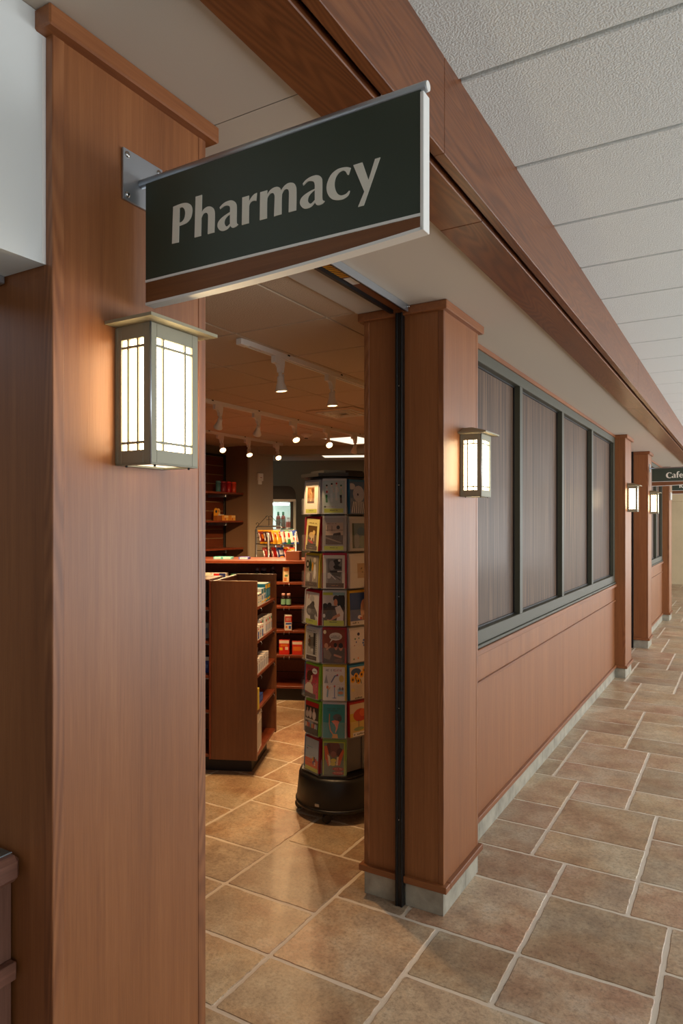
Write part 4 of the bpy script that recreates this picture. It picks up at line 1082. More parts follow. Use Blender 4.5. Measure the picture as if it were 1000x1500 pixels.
def arch_box(y, x, w, h, bc, ac, fc, label, low):
    t = thing('soap_box', (x, y, WS[1]+.0004), label, 'box', group='soap boxes on the middle wall shelf')
    obj('tray', MB().box(-.03, .03, -w/2, w/2, 0, low, .001, bc), M['carton'], t, True)
    pts = [(-.028, -w*.45, low), (-.028, -w*.45, h-w*.4)] + [(-.028, -w*.45*math.cos(a), h-w*.45+w*.45*math.sin(a)) for a in (.3, .7, 1.1, 1.57, 2.04, 2.44, 2.84)] + [(-.028, w*.45, h-w*.4), (-.028, w*.45, low)]
    obj('header_card', MB().prism(pts, (.006, 0, 0), ac), M['carton'], t, True)
    obj('emblem', MB().lathe([(w*.22, 0), (w*.2, .0008)], 16, (-.0218, 0, h-w*.5), (1, 0, 0), col=fc), M['carton'], t, True)
arch_box(5.92, -4.03, .078, .14, lin(150,84,30), lin(222,150,40), lin(60,60,50), 'brown tray with tall golden arched card on the middle wall shelf', .055)
arch_box(6.075, -4.13, .066, .14, lin(226,214,196), lin(232,200,130), lin(190,120,30), 'cream box with round golden emblem on the middle wall shelf', .07)
for y, lb in ((6.025, 'left'), (6.15, 'right')):
    carton(FW, y, -.03, WS[1], .070, .05, .060, lin(226,150,60), [(.05, .95, .55, .95, lin(240,200,130)), (.1, .3, .1, .5, lin(180,60,30)), (.4, .9, .1, .45, lin(236,180,80))], (), 0, 'soap_carton', '%s one of two small orange cartons on the middle wall shelf' % lb, 'box', 'orange cartons on the middle wall shelf', top=lin(236,200,120))

# ================================================================== goods in the cooler and the snack rack
FF = wmat(fr)
for k, x in enumerate((-.195, -.135)):
    bottle(FF, x-.02, .10, FS[3], .028, .21, lin(120,50,44), lin(40,110,80), lin(90,96,92), 'brown drink bottle with green cap, %s one in the cooler' % ('left', 'right')[k], 'drink bottles in the cooler', capr=.5)
bottle(FF, -.085-.005, .10, FS[3], .034, .15, lin(226,214,206), lin(220,220,214), lin(196,90,80), 'white drink bottle with red label beside the brown bottles', None, capr=.6)
for k, x in enumerate((-.30, -.20, -.105)):
    carton(FF, x, .12, FS[2], .085, .1, .24, lin(176,110,100), [(.1, .9, .3, .7, (lin(190,150,140), lin(200,120,110), lin(180,60,56))[k])], (), 0, 'drink_carton', ('pale pink', 'salmon', 'deep red')[k] + ' drink carton on the lower cooler shelf', 'carton')
carton(FF, -.05, .26, FS[3], .03, .1, .2, lin(190,60,50), (), (), 0, 'drink_carton', 'red drink carton at the right of the upper cooler shelf', 'carton')

ko = at_depth(393, 765, 7.15)
sr = thing('snack_rack', (ko.x, ko.y, 0), 'grey wire snack rack with a scrolled top rail behind the long gondola', 'rack', rotz=Ax)
RWD, RDP = .285, .36          # width of the rack and its depth
SHX = -.215                   # the far side stands further left in the picture
def C_(x, y): return (x + SHX*(y/RDP), y)
posts = [(0, 0, 1.44), (RWD, 0, 1.44), (C_(0, RDP)[0], RDP, 1.47), (C_(RWD, RDP)[0], RDP, 1.47)]
for x, y, h in posts:
    obj('post', MB().tube([(x, y, 0), (x, y, h)], .011, 8), M['chrome'], sr, True)
a, b = posts[2], posts[3]
obj('top_rail', MB().tube([(a[0], a[1], 1.47), (a[0]+.003, a[1], 1.495), (a[0]+.02, a[1], 1.505), (b[0]-.02, b[1], 1.505), (b[0]-.003, b[1], 1.495), (b[0], b[1], 1.47)], .008, 8), M['chrome'], sr, True)
cxm = (a[0]+b[0])/2
def sc(s):
    pts = [(cxm+s*(.02+.105*t), RDP, 1.62-.11*t) for t in (0, .25, .5, .75, 1)]
    cur = [(cxm+s*(.018+.022*math.cos(q)), RDP, 1.598+.022*math.sin(q)) for q in (0.4, 1.2, 2.0, 2.8, 3.6, 4.4, 5.2)]
    end = [(cxm+s*(.128+.014*math.cos(q)), RDP, 1.532+.014*math.sin(q)) for q in (3.4, 2.4, 1.4, .4, -.6)]
    return pts, cur, end
for s in (-1, 1):
    for pts in sc(s):
        obj('scroll', MB().tube(pts, .0035, 6), M['wire_dark'], sr, True)
obj('scroll_stem', MB().tube([(cxm, RDP, 1.505), (cxm, RDP, 1.615)], .004, 6), M['wire_dark'], sr, True)
for z in (.35, .75, 1.135, 1.315):
    m = MB()
    c4 = [(posts[i][0], posts[i][1], z) for i in (0, 1, 3, 2)]
    m.tube(c4 + [c4[0]], .006, 6)
    for k in range(1, 7):
        f = k/7
        m.tube([Vector(c4[0]).lerp(Vector(c4[1]), f), Vector(c4[3]).lerp(Vector(c4[2]), f)], .003, 5)
    obj('wire_shelf', m, M['wire_dark'], sr, True)
for z in (1.24, 1.38, 1.43): obj('back_wire', MB().tube([(a[0], RDP, z), (b[0], RDP, z)], .003, 5), M['wire_dark'], sr, True)
for f in (.42, .62): obj('back_wire', MB().tube([(a[0]+(b[0]-a[0])*f, RDP, .1), (a[0]+(b[0]-a[0])*f, RDP, 1.47)], .003, 5), M['wire_dark'], sr, True)
obj('price_holder', MB().box(b[0]+.005, b[0]+.035, RDP-.004, RDP, 1.405, 1.46), M['black_plastic'], sr, True)

FR_ = wmat(sr)
def snack(x, y, z, w, h, d, tilt, rz, base, band, spots, label, group):
    """pillow bag: puffed body, crimped top and bottom edge"""
    mb = MB(); nx, nz = 8, 9
    for side in (-1, 1):
        n0 = len(mb.v)
        for j in range(nz+1):
            v = j/nz
            for i in range(nx+1):
                u = i/nx*2-1
                vv = (v-.5)*2
                puff = max(0, (1-abs(u)**2.4))**.6*max(0, 1-abs(vv)**3.2)**.7
                wob = .004*math.sin(9*u+5*vv+rz*7)*puff
                mb.v.append((u*w/2*(1-.06*(1-abs(vv))), side*(d/2*puff+.0012)+wob, v*h))
        for j in range(nz):
            for i in range(nx):
                q = (n0+j*(nx+1)+i, n0+j*(nx+1)+i+1, n0+(j+1)*(nx+1)+i+1, n0+(j+1)*(nx+1)+i)
                v = (j+.5)/nz; u = (i+.5)/nx
                c = base
                if v > .86 or v < .12: c = band
                for (u0, u1, v0, v1, cc) in spots:
                    if u0 <= u <= u1 and v0 <= v <= v1: c = cc
                mb.face(q if side < 0 else q[::-1], c, True)
    Mx = FR_ @ Matrix.Translation((x, y, z)) @ Matrix.Rotation(rz, 4, 'Z') @ Matrix.Rotation(tilt, 4, 'X')
    mb.xf(Mx)
    zmin = min(p[2] for p in mb.v); mb.xf(Matrix.Translation((0, 0, z+.0035-zmin)))
    return obj('snack_bag', mb, M['foil'], None, label=label, cat='snack', group=group)
GOLD, CRM, DRD, WT = lin(226,160,40), lin(236,206,150), lin(120,26,22), lin(232,226,220)
z1 = 1.3185
rowA = [(-.09, .20, DRD, GOLD, [(.3, .7, .3, .7, ORG)], 'maroon snack bag with golden edge at the left of the rack'),
        (-.03, .18, lin(60,24,18), GOLD, [(.2, .8, .4, .8, WT)], 'dark brown snack bag with white patch'),
        (.03, .16, DRD, GOLD, [(.25, .75, .35, .75, lin(236,190,120))], 'maroon snack bag in the middle of the upper row'),
        (.07, .12, GOLD, lin(236,180,60), [(.2, .8, .4, .8, WT), (.3, .7, .45, .65, RED)], 'golden snack bag with white and red print'),
        (.12, .10, GOLD, lin(236,190,80), [(.2, .8, .5, .85, RED), (.35, .65, .55, .75, WT)], 'golden snack bag with red print'),
        (.17, .11, WT, lin(70,110,170), [(.2, .8, .5, .85, RED), (.2, .8, .15, .35, GOLD)], 'white snack bag with red print and blue edge'),
        (.215, .10, lin(230,226,214), GRN, [(.15, .85, .1, .3, GRN), (.3, .8, .5, .8, RED)], 'white and green snack bag near the right end'),
        (.26, .12, WT, lin(60,90,170), [(.2, .8, .55, .9, lin(60,90,180)), (.2, .7, .2, .4, lin(210,60,50))], 'white and blue snack bag at the right end')]
for k, (x, y, c, bd, sp, lb) in enumerate(rowA):
    snack(x, y, z1, .105, .15, .034, -.30, .85, c, bd, sp, lb, 'snack bags on the upper wire shelf')
for k, (x, c, bd, sp, lb) in enumerate(((-.02, DRD, lin(90,20,16), [(.3, .7, .4, .7, lin(170,50,30))], 'dark red snack bag on the lower wire shelf'),
        (.07, lin(150,30,24), DRD, [(.2, .6, .5, .8, RED)], 'red snack bag in the middle of the lower wire shelf'),
        (.125, lin(44,54,110), lin(30,40,90), [(.2, .8, .45, .75, lin(200,200,214)), (.3, .8, .12, .3, GOLD)], 'navy snack bag on the lower wire shelf'),
        (.20, lin(200,50,40), GOLD, [(.2, .8, .4, .8, lin(236,200,150))], 'orange red snack bag on the lower wire shelf'),
        (.255, lin(210,170,60), lin(220,60,50), [(.2, .8, .5, .8, WT)], 'yellow snack bag at the right of the lower wire shelf'))):
    snack(x, .10+.02*(k % 2), 1.1385, .105, .15, .034, -.30, .85, c, bd, sp, lb, 'snack bags on the lower wire shelf')
snack(.15, .26, z1, .14, .165, .04, -.2, .1, lin(220,214,180), lin(40,80,90), [(.2, .8, .6, .9, WT)], 'large pale snack bag at the back of the upper shelf', 'snack bags on the upper wire shelf')

# ================================================================== GREETING CARD SPINNER
RC = Vector((-.888, 3.228, 0))
rk = thing('card_spinner', RC, 'tall rotating greeting card rack on a black wheeled base', 'rack')
FA0 = math.radians(-66.5)
AP = .168                     # apothem of the octagonal tower
obj('base_drum', MB().lathe([(.222, .062), (.226, .066), (.212, .20), (.206, .216), (.19, .222)], 40), M['black_plastic'], rk, True)
obj('base_lip', MB().lathe([(.220, .052), (.230, .055), (.231, .066), (.226, .071)], 40), M['black_plastic'], rk, True)
for k in range(5):
    a = math.radians(-75.6) + k*2*math.pi/5
    c = obj('caster', MB().lathe([(.024, -.011), (.026, -.007), (.026, .007), (.024, .011)], 16, (.208*math.cos(a), .208*math.sin(a), .0262), (math.cos(a+.9), math.sin(a+.9), 0)), M['black_plastic'], rk, True)
    obj('caster_fork', MB().box(.208*math.cos(a)-.012, .208*math.cos(a)+.012, .208*math.sin(a)-.012, .208*math.sin(a)+.012, .045, .0518), M['black_metal'], c, True)
obj('column', MB().lathe([(.03, .222), (.03, 1.79)], 16), M['black_metal'], rk, True)
oc = lambda r, z: [(r*math.cos(FA0+math.pi/8+k*math.pi/4), r*math.sin(FA0+math.pi/8+k*math.pi/4), z) for k in range(8)]
obj('top_plate', MB().prism(oc(.205, 1.788), (0, 0, .018)), M['black_plastic'], rk, True)
obj('top_cap', MB().prism(oc(.15, 1.8065), (0, 0, .016)), M['black_plastic'], rk, True)
obj('bottom_plate', MB().prism(oc(.20, .2225), (0, 0, .008)), M['black_plastic'], rk, True)
NR, Z_LO, PITCH = 8, .236, .1936
def facet(k):
    a = FA0 + k*math.pi/4
    n = Vector((math.cos(a), math.sin(a), 0)); t = Vector((-math.sin(a), math.cos(a), 0))
    return Matrix(((t.x, -n.x, 0, 0), (t.y, -n.y, 0, 0), (0, 0, 1, 0), (0, 0, 0, 1)))   # local x along facet, local -y outward
inner = plain('rack_backing', lin(96, 92, 92), .5)
for k in range(8):
    Fm = facet(k)
    fp = obj('facet_panel', MB().box(-.066, .066, -AP+.030, -AP+.033, .24, 1.785).xf(Fm), inner, rk, True)
    for s in (-1, 1):
        obj('facet_post', MB().tube([(s*.0675, -AP+.020, .232), (s*.0675, -AP+.020, 1.788)], .0022, 6).xf(Fm), M['clear'], fp, True)
    for r in range(NR):
        if k == 1 and r == 0: continue
        z = Z_LO + r*PITCH
        obj('pocket_ledge', MB().box(-.067, .067, -AP-.020, -AP+.03, z, z+.002).xf(Fm), M['clear'], fp, True)
        obj('pocket_front', MB().box(-.067, .067, -AP-.0215, -AP-.020, z, z+.085).xf(Fm), M['clear'], fp, True)
obj('brand_plate', MB().box(-.012, .012, -.2268, -.2225, .085, .098).xf(Matrix.Rotation(FA0-.38+math.pi/2, 4, 'Z')), M['alu'], rk, True)

# ---- artwork on the cards: u,v in 0..1 of the card face
def rect(u0, u1, v0, v1, c): return ([(u0, v0), (u1, v0), (u1, v1), (u0, v1)], c)
def ell(cu, cv, ru, rv, c, n=12, rot=0.0): return ([(cu+ru*math.cos(2*math.pi*i/n+rot), cv+rv*math.sin(2*math.pi*i/n+rot)) for i in range(n)], c)
def pol(pts, c): return (list(pts), c)
def quad(u0, v0, u1, v1, w, c):
    dx, dy = u1-u0, v1-v0; L = math.hypot(dx, dy) or 1; nx, ny = -dy/L*w/2, dx/L*w/2
    return ([(u0+nx, v0+ny), (u1+nx, v1+ny), (u1-nx, v1-ny), (u0-nx, v0-ny)], c)
def text(u0, u1, v, h, c, n, seed=1):
    r = random.Random(seed); out = []; u = u0; st = (u1-u0)/n
    for i in range(n):
        if r.random() < .82: out.append(rect(u, u+st*.72, v, v+h*(1 if r.random() < .3 else .7), c))
        u += st
    return out
LIME, BRN, SEP, INK = lin(178,190,60), lin(72,52,42), lin(150,108,70), lin(40,36,36)
def band(c, tc): return [rect(.06, .94, .03, .15, c)] + text(.32, .68, .09, .03, tc, 8)
def figure(u, v, s, top, leg, hair, skin=lin(224,190,170)):
    return [quad(u-.02*s, v, u-.04*s, v+.25*s, .05*s, leg), quad(u+.03*s, v, u+.01*s, v+.25*s, .05*s, leg), pol([(u-.06*s, v+.25*s), (u+.06*s, v+.25*s), (u+.05*s, v+.44*s), (u-.05*s, v+.44*s)], top), ell(u, v+.5*s, .035*s, .05*s, skin), ell(u, v+.54*s, .045*s, .03*s, hair), quad(u+.05*s, v+.42*s, u+.11*s, v+.28*s, .022*s, skin)]
def photo(u0, u1, v0, v1, bg, shapes):
    return [rect(u0, u1, v0, v1, bg)] + [([(u0+(u1-u0)*x, v0+(v1-v0)*y) for x, y in p], c) for p, c in shapes]
def AGE():
    out = []
    # AGE IS RELATIVE in simple strokes
    seg = {'A': ((0,0,.5,1),(.5,1,1,0),(.2,.4,.8,.4)), 'G': ((1,.8,.5,1),(.5,1,0,.5),(0,.5,.5,0),(.5,0,1,.2),(1,.2,1,.5),(1,.5,.6,.5)), 'E': ((0,0,0,1),(0,1,.9,1),(0,.5,.7,.5),(0,0,.9,0)),
           'I': ((.5,0,.5,1),), 'S': ((1,.9,.3,1),(.3,1,.1,.75),(.1,.75,.9,.3),(.9,.3,.6,0),(.6,0,0,.1)), 'R': ((0,0,0,1),(0,1,.8,.9),(.8,.9,.8,.6),(.8,.6,0,.5),(.3,.5,1,0)),
           'L': ((0,0,0,1),(0,0,.9,0)), 'T': ((.5,0,.5,1),(0,1,1,1)), 'V': ((0,1,.5,0),(.5,0,1,1))}
    u = .13
    for ch in 'AGE IS RELATIVE':
        for (a, b, c, d) in seg.get(ch, ()): out.append(quad(u+a*.036, .875+b*.06, u+c*.036, .875+d*.06, .010, lin(120,110,120) if u < .5 else lin(190,90,80)))
        u += .05
    return out
ART = {
 (0,-1): (lin(226,220,208), photo(.16,.70,.34,.84, SEP, [ell(.5,.45,.16,.4,lin(216,180,130)), ell(.3,.7,.2,.2,lin(180,130,84)), rect(.46,.54,.2,.62,lin(50,34,24)), ell(.75,.8,.2,.15,lin(110,70,40)), rect(0,1,0,.12,lin(90,56,34))]) + band(LIME, lin(80,90,30)), lin(176,176,182), 'cream card with a sepia photo and lime band'),
 (0,0): (lin(176,194,196), figure(.17,.34,.95,lin(196,206,208),lin(30,110,60),lin(40,30,26)) + figure(.40,.36,1.0,lin(186,200,204),lin(200,210,214),lin(24,20,20)) + figure(.62,.40,.95,lin(214,214,210),lin(206,206,206),lin(180,24,30)) + figure(.83,.32,.98,lin(170,190,170),lin(30,26,28),lin(50,110,70)) + [ell(.10,.21,.05,.03,lin(60,70,50)), rect(.0,1,.15,.155,LIME), ell(.18,.66,.04,.04,RED)] + text(.15,.6,.20,.02,lin(170,120,120),12) + band(LIME, INK), lin(214,214,216), 'pale blue card with four cartoon people and lime band'),
 (0,1): (lin(80,110,156), [ell(.5,.62,.34,.26,lin(176,180,204)), ell(.45,.60,.05,.04,lin(50,60,110)), ell(.1,.85,.2,.1,lin(190,196,214))] + [quad(.08+.12*i,.02,.2+.09*i,.38,.05,lin(220,226,236)) for i in range(7)] + [quad(.14+.12*i,.02,.25+.09*i,.38,.025,lin(40,56,100)) for i in range(7)], lin(50,120,170), 'blue tinted photo card of a striped shirt'),
 (1,-1): (lin(226,214,140), photo(.14,.84,.17,.78, lin(96,68,30), [ell(.45,.52,.32,.16,lin(206,176,120)), ell(.68,.66,.14,.12,lin(220,190,120)), quad(.5,.45,.4,.2,.12,lin(216,190,140)), quad(.7,.45,.72,.22,.1,lin(206,170,110)), pol([(.05,.3),(.6,.18),(.7,.1),(.5,.08),(.1,.2)], lin(190,40,36)), rect(0,1,.0,.08,lin(50,34,20))]) + text(.2,.8,.86,.025,lin(120,90,50),14) + [rect(.08,.92,.03,.16,BRN)] + text(.35,.65,.08,.03,lin(150,130,110),6), lin(160,20,34), 'tilted pale yellow card with a golden photo and brown band'),
 (1,0): (lin(168,164,162), photo(.12,.92,.20,.86, lin(196,174,156), [rect(0,1,0,.42,lin(84,66,56)), pol([(.45,.5),(.85,.55),(.9,.3),(.6,.12),(.35,.2)], lin(64,50,44)), ell(.72,.78,.1,.09,lin(50,38,34)), rect(0,1,.64,.66,lin(90,76,70)), rect(.1,.13,.6,.85,lin(90,76,70)), rect(.35,.38,.6,.85,lin(100,84,76)), pol([(0,.35),(.9,.1),(.9,.05),(0,.28)], lin(150,130,114))]) + text(.16,.62,.82,.02,lin(90,70,70),12,3) + band(LIME, INK), lin(186,184,184), 'grey card with a brown photo of a seated person and lime band'),
 (1,1): (lin(190,190,192), photo(.12,1.0,.08,.86, lin(110,130,140), [ell(.6,.6,.28,.26,lin(90,120,150)), ell(.3,.3,.2,.3,lin(140,150,160)), ell(.7,.25,.25,.25,lin(130,150,140)), rect(0,.12,0,1,lin(70,84,80))]), lin(200,200,202), 'grey card with a blue green painted picture'),
 (2,-1): (lin(150,140,126), [ell(.17,.72,.13,.13,lin(58,40,34)), ell(.17,.72,.07,.07,lin(190,180,170)), pol([(.36,.92),(.5,.7),(.42,.5),(.28,.52),(.3,.75)], lin(44,70,44)), ell(.56,.66,.06,.14,lin(206,150,40)), ell(.74,.5,.09,.24,lin(214,212,212)), ell(.72,.86,.1,.08,lin(200,190,180)), ell(.25,.32,.14,.14,lin(190,186,176)), ell(.45,.28,.10,.18,lin(110,90,90)), quad(.6,.2,.66,.4,.05,lin(206,196,180)), rect(.04,.96,.03,.17,BRN)] + text(.35,.6,.09,.025,lin(150,120,100),6,4), lin(206,186,60), 'taupe card with scattered hats and flowers and brown band'),
 (2,0): (lin(216,214,210), photo(.14,.88,.16,.90, lin(120,116,114), [ell(.65,.85,.22,.12,lin(40,36,36)), ell(.36,.72,.18,.2,lin(150,146,144)), rect(.55,.95,.55,.68,lin(50,46,46)), ell(.65,.66,.2,.08,lin(30,28,28)), pol([(.2,.5),(.95,.52),(.9,.25),(.4,.32)], lin(46,42,42)), ell(.18,.3,.14,.12,lin(196,192,190)), quad(.2,.4,.6,.15,.04,lin(206,202,200)), quad(.5,.3,.9,.12,.05,lin(60,56,56)), rect(0,.1,0,1,lin(150,148,146)), ell(.82,.92,.08,.05,lin(220,218,216)), rect(.7,1,.45,.5,lin(200,198,196))]) + [rect(.14,.96,.02,.16,BRN)] + text(.4,.7,.08,.025,lin(190,130,70),7,5), lin(176,20,60), 'white card with a black and white photo and brown band'),
 (2,1): (lin(220,216,212), photo(.42,1.0,.30,.76, lin(186,158,124), [quad(.35,.6,.5,.7,.06,INK), quad(.45,.4,.6,.4,.05,INK), ell(.75,.75,.05,.05,INK)]), lin(226,220,214), 'white card with a tan square picture'),
 (3,-1): (lin(222,218,214), [ell(.36,.42,.30,.17,lin(104,100,98)), ell(.55,.62,.13,.12,lin(74,70,70)), pol([(.3,.6),(.52,.7),(.9,.4),(.95,.25),(.6,.35)], lin(90,86,86)), ell(.48,.8,.18,.1,lin(190,188,186)), ell(.6,.22,.22,.12,lin(80,76,76)), quad(.75,.3,.92,.12,.1,lin(180,178,176)), ell(.3,.4,.14,.08,lin(140,136,134)), rect(.19,.23,.78,.95,lin(190,60,50)), rect(.06,.96,.0,.15,LIME)] + text(.3,.65,.09,.025,INK,7,6), lin(176,24,34), 'white card with a grey photo and lime band at a slant'),
 (3,0): (lin(66,46,34), [rect(0,1,.60,.92,lin(196,190,186)), ell(.1,.6,.12,.08,lin(30,24,22)), ell(.3,.62,.1,.08,lin(36,28,26)), ell(.85,.75,.25,.2,lin(26,22,20)), ell(.6,.82,.14,.1,lin(30,24,24)), ell(.58,.70,.09,.11,lin(206,140,104)), pol([(.55,.55),(.78,.62),(.95,.4),(.92,.05),(.6,.06),(.66,.3)], lin(222,214,208)), quad(.2,.14,.78,.34,.09,lin(190,124,84)), ell(.3,.32,.16,.14,lin(34,26,22)), ell(.05,.3,.06,.06,lin(206,206,206)), rect(0,.45,.92,1,LIME), rect(.45,1,.92,1,lin(130,170,180)), rect(.04,.96,0,.16,LIME)] + text(.3,.65,.1,.03,INK,9,7), lin(190,196,200), 'photo card of a person in a white shirt with lime band'),
 (3,1): (lin(36,72,140), [ell(.8,.45,.2,.34,lin(206,160,130)), ell(.85,.2,.14,.12,lin(150,90,50)), ell(.55,.24,.12,.06,lin(226,214,226)), ell(.62,.2,.06,.05,RED), rect(0,1,0,.13,lin(214,210,206))] + text(.12,.5,.05,.05,INK,5,8), lin(214,170,30), 'blue card with a white caption strip'),
 (4,-1): (lin(216,214,208), photo(.12,.80,.20,.88, lin(180,176,168), [pol([(.3,.78),(.75,.82),(.8,.35),(.6,.1),(.4,.3)], lin(110,104,96)), rect(.74,1,.0,1,lin(60,56,52)), ell(.28,.6,.14,.12,lin(110,80,64)), ell(.3,.42,.16,.1,lin(90,84,76)), ell(.62,.2,.12,.08,lin(206,204,200)), ell(.3,.8,.08,.07,lin(60,54,50))]) + [rect(.10,.9,.03,.16,BRN)] + text(.35,.6,.08,.025,lin(150,130,110),6,9) + [rect(.85,.90,.20+.065*i,.235+.065*i,lin(60,60,60)) for i in range(11)] + text(.12,.8,.93,.02,lin(70,70,70),10,10), lin(206,210,220), 'white scalloped card with a black and white photo'),
 (4,0): (lin(132,58,26), [rect(0,1,0,.45,lin(56,34,26)), ell(.58,.80,.30,.12,lin(216,210,200)), pol([(.38,.72),(.46,.70),(.30,.60)], lin(216,210,200)), ell(.08,.93,.07,.06,lin(240,226,180)), ell(.15,.52,.09,.08,lin(196,140,104)), pol([(.02,.45),(.24,.42),(.4,.25),(.3,.1),(.05,.15)], lin(120,96,74)), quad(.15,.4,.36,.5,.05,lin(196,140,104)), ell(.60,.48,.07,.09,lin(186,116,80)), ell(.57,.54,.08,.07,lin(40,26,20)), ell(.82,.46,.08,.09,lin(190,120,84)), ell(.82,.53,.1,.08,lin(36,24,20)), quad(.5,.25,.85,.18,.06,lin(186,120,84)), ell(.7,.08,.2,.06,lin(90,56,40))] + text(.36,.78,.80,.025,lin(80,60,50),12,11) + text(.36,.78,.75,.03,lin(70,50,44),11,12), lin(160,24,28), 'orange brown card with a large speech bubble'),
 (4,1): (lin(216,210,214), [ell(.5,.86,.08,.05,lin(40,34,84)), ell(.30,.72,.04,.03,lin(40,110,70)), ell(.52,.73,.03,.03,lin(70,130,140)), ell(.36,.62,.03,.03,lin(40,70,150)), ell(.25,.52,.025,.02,lin(150,60,60)), ell(.2,.1,.04,.03,lin(50,110,70)), ell(.45,.12,.04,.03,ORG), ell(.9,.58,.06,.05,lin(40,50,110))] + [ell(.9+.14*math.cos(a),.58+.11*math.sin(a),.05,.035,lin(60,100,180)) for a in (0,.8,1.6,2.4,3.2,4,4.8,5.6)], lin(206,206,210), 'white card with small blue flowers'),
 (5,-1): (lin(200,76,90), [ell(random.Random(i).uniform(.05,.95), random.Random(i+50).uniform(.15,.95), .03, .022, [lin(40,110,96), lin(120,24,40), lin(30,40,40), lin(210,120,130)][i % 4], 6) for i in range(38)] + [pol([(.0,.18),(.66,.12),(.62,.36),(.42,.46),(.2,.44),(.02,.34)], lin(222,206,186)), ell(.42,.62,.17,.17,lin(214,176,148)), ell(.30,.66,.17,.16,lin(84,50,32)), ell(.42,.76,.19,.08,lin(84,50,32)), ell(.74,.84,.2,.09,lin(230,226,226)), rect(.0,.86,.0,.13,lin(96,70,50))] + text(.62,.86,.82,.03,lin(120,110,120),6,13), lin(150,196,60), 'pink patterned card with a woman in white and brown band'),
 (5,0): (lin(222,218,214), AGE() + [pol([(.06,.52),(.24,.52),(.2,.62),(.15,.78),(.1,.62)], lin(150,150,154)), quad(.38,.54,.55,.74,.05,lin(110,120,150)), quad(.55,.74,.70,.76,.04,lin(120,130,160)), ell(.66,.77,.04,.02,RED), ell(.85,.66,.11,.11,lin(206,180,100)), rect(.0,1,.485,.49,lin(190,190,194)), quad(.2,.1,.24,.36,.06,lin(110,150,170)), ell(.21,.4,.05,.05,ORG), quad(.24,.32,.34,.4,.03,GOLD), rect(.52,.55,.08,.42,lin(80,100,170)), ell(.535,.43,.04,.03,RED), rect(.44,.62,.07,.09,lin(80,100,170)), rect(.68,.96,.14,.36,lin(140,180,196)), ell(.82,.24,.12,.05,lin(190,120,60)), ell(.78,.36,.05,.05,lin(110,90,80)), ell(.9,.36,.05,.05,lin(110,90,80))], lin(196,170,40), 'white card reading AGE IS RELATIVE over six small drawings'),
 (5,1): (lin(206,190,170), [ell(.35,.84,.3,.12,lin(50,80,130))] + sum([[ell(u,v,.13,.10,lin(230,160,20),9), ell(u,v,.055,.045,lin(70,36,16))] for u, v in ((.35,.72),(.68,.74),(.48,.56),(.15,.62),(.85,.86))], []) + [quad(.4,.5,.3,.68,.04,lin(40,90,40)), quad(.66,.46,.6,.6,.04,lin(40,80,40)), rect(.35,.7,.1,.42,lin(196,180,160)), ell(.15,.3,.1,.05,lin(216,190,110))] + text(.25,.7,.02,.05,INK,5,14), lin(40,130,180), 'beige card with yellow flowers in a vase'),
 (6,-1): (lin(70,58,52), [rect(0,1,.86,1,RED), ell(.15,.6,.12,.12,lin(196,180,170)), ell(.38,.62,.12,.14,lin(206,190,180)), ell(.68,.60,.14,.14,lin(214,200,190)), ell(.15,.74,.06,.06,lin(190,150,130)), ell(.4,.76,.06,.06,lin(200,160,140)), ell(.66,.75,.06,.07,lin(206,170,150)), rect(0,1,.40,.46,lin(180,170,160)), ell(.45,.36,.2,.06,lin(120,130,140))] + [rect(.04+.12*i,.11+.12*i,.20,.34,[lin(226,200,190),ORG,RED,lin(90,130,160),GOLD,lin(200,60,50),WT,lin(120,160,190)][i]) for i in range(8)] + [rect(0,1,.0,.17,lin(50,40,36))], lin(140,190,60), 'card with a red top, a dark group photo and stripes'),
 (6,0): (lin(48,134,134), text(.15,.8,.86,.028,lin(60,80,80),14,15) + text(.2,.7,.80,.028,lin(60,80,80),11,16) + [quad(.30,.72,.29,.42,.035,lin(214,120,50)), quad(.29,.42,.34,.22,.035,lin(214,120,50)), quad(.34,.22,.50,.08,.04,lin(214,120,50)), pol([(.38,.50),(.72,.58),(.78,.52),(.70,.40),(.68,.3),(.60,.18),(.56,.14),(.60,.3),(.54,.4)], lin(222,130,100)), ell(.66,.62,.20,.10,lin(96,92,92),14,.3), ell(.76,.57,.1,.08,lin(80,76,76)), pol([(.42,.0),(.7,.0),(.66,.12),(.46,.12)], lin(206,150,60))], lin(190,186,190), 'teal card with a long nosed cartoon profile'),
 (6,1): (lin(206,170,60), [rect(0,1,.72,1,lin(206,180,150)), ell(.6,.64,.42,.2,lin(190,60,36)), ell(.75,.7,.2,.12,lin(210,90,40)), rect(.48,.52,.2,.5,lin(110,70,36)), ell(.5,.22,.3,.06,lin(130,150,60)), rect(.14,1,.0,.13,lin(220,210,196))] + text(.2,.95,.04,.05,INK,8,17), lin(180,24,24), 'card with a red autumn tree and a caption strip'),
 (7,-1): (lin(170,186,200), text(.12,.7,.72,.025,lin(80,150,170),9,18) + [rect(.10,.2,.64,.68,lin(140,130,140)), rect(0,1,.12,.38,lin(214,100,44)), rect(0,1,0,.12,lin(196,196,80))] + [rect(.55,.66,.32,.44,GOLD), rect(.66,.76,.30,.46,INK), rect(.76,.88,.30,.42,lin(200,60,60)), rect(.58,.68,.22,.32,lin(60,90,140)), rect(.7,.8,.2,.3,WT)] + text(.12,.85,.24,.03,lin(180,80,40),10,19), lin(150,24,40), 'light blue card with an orange lower half'),
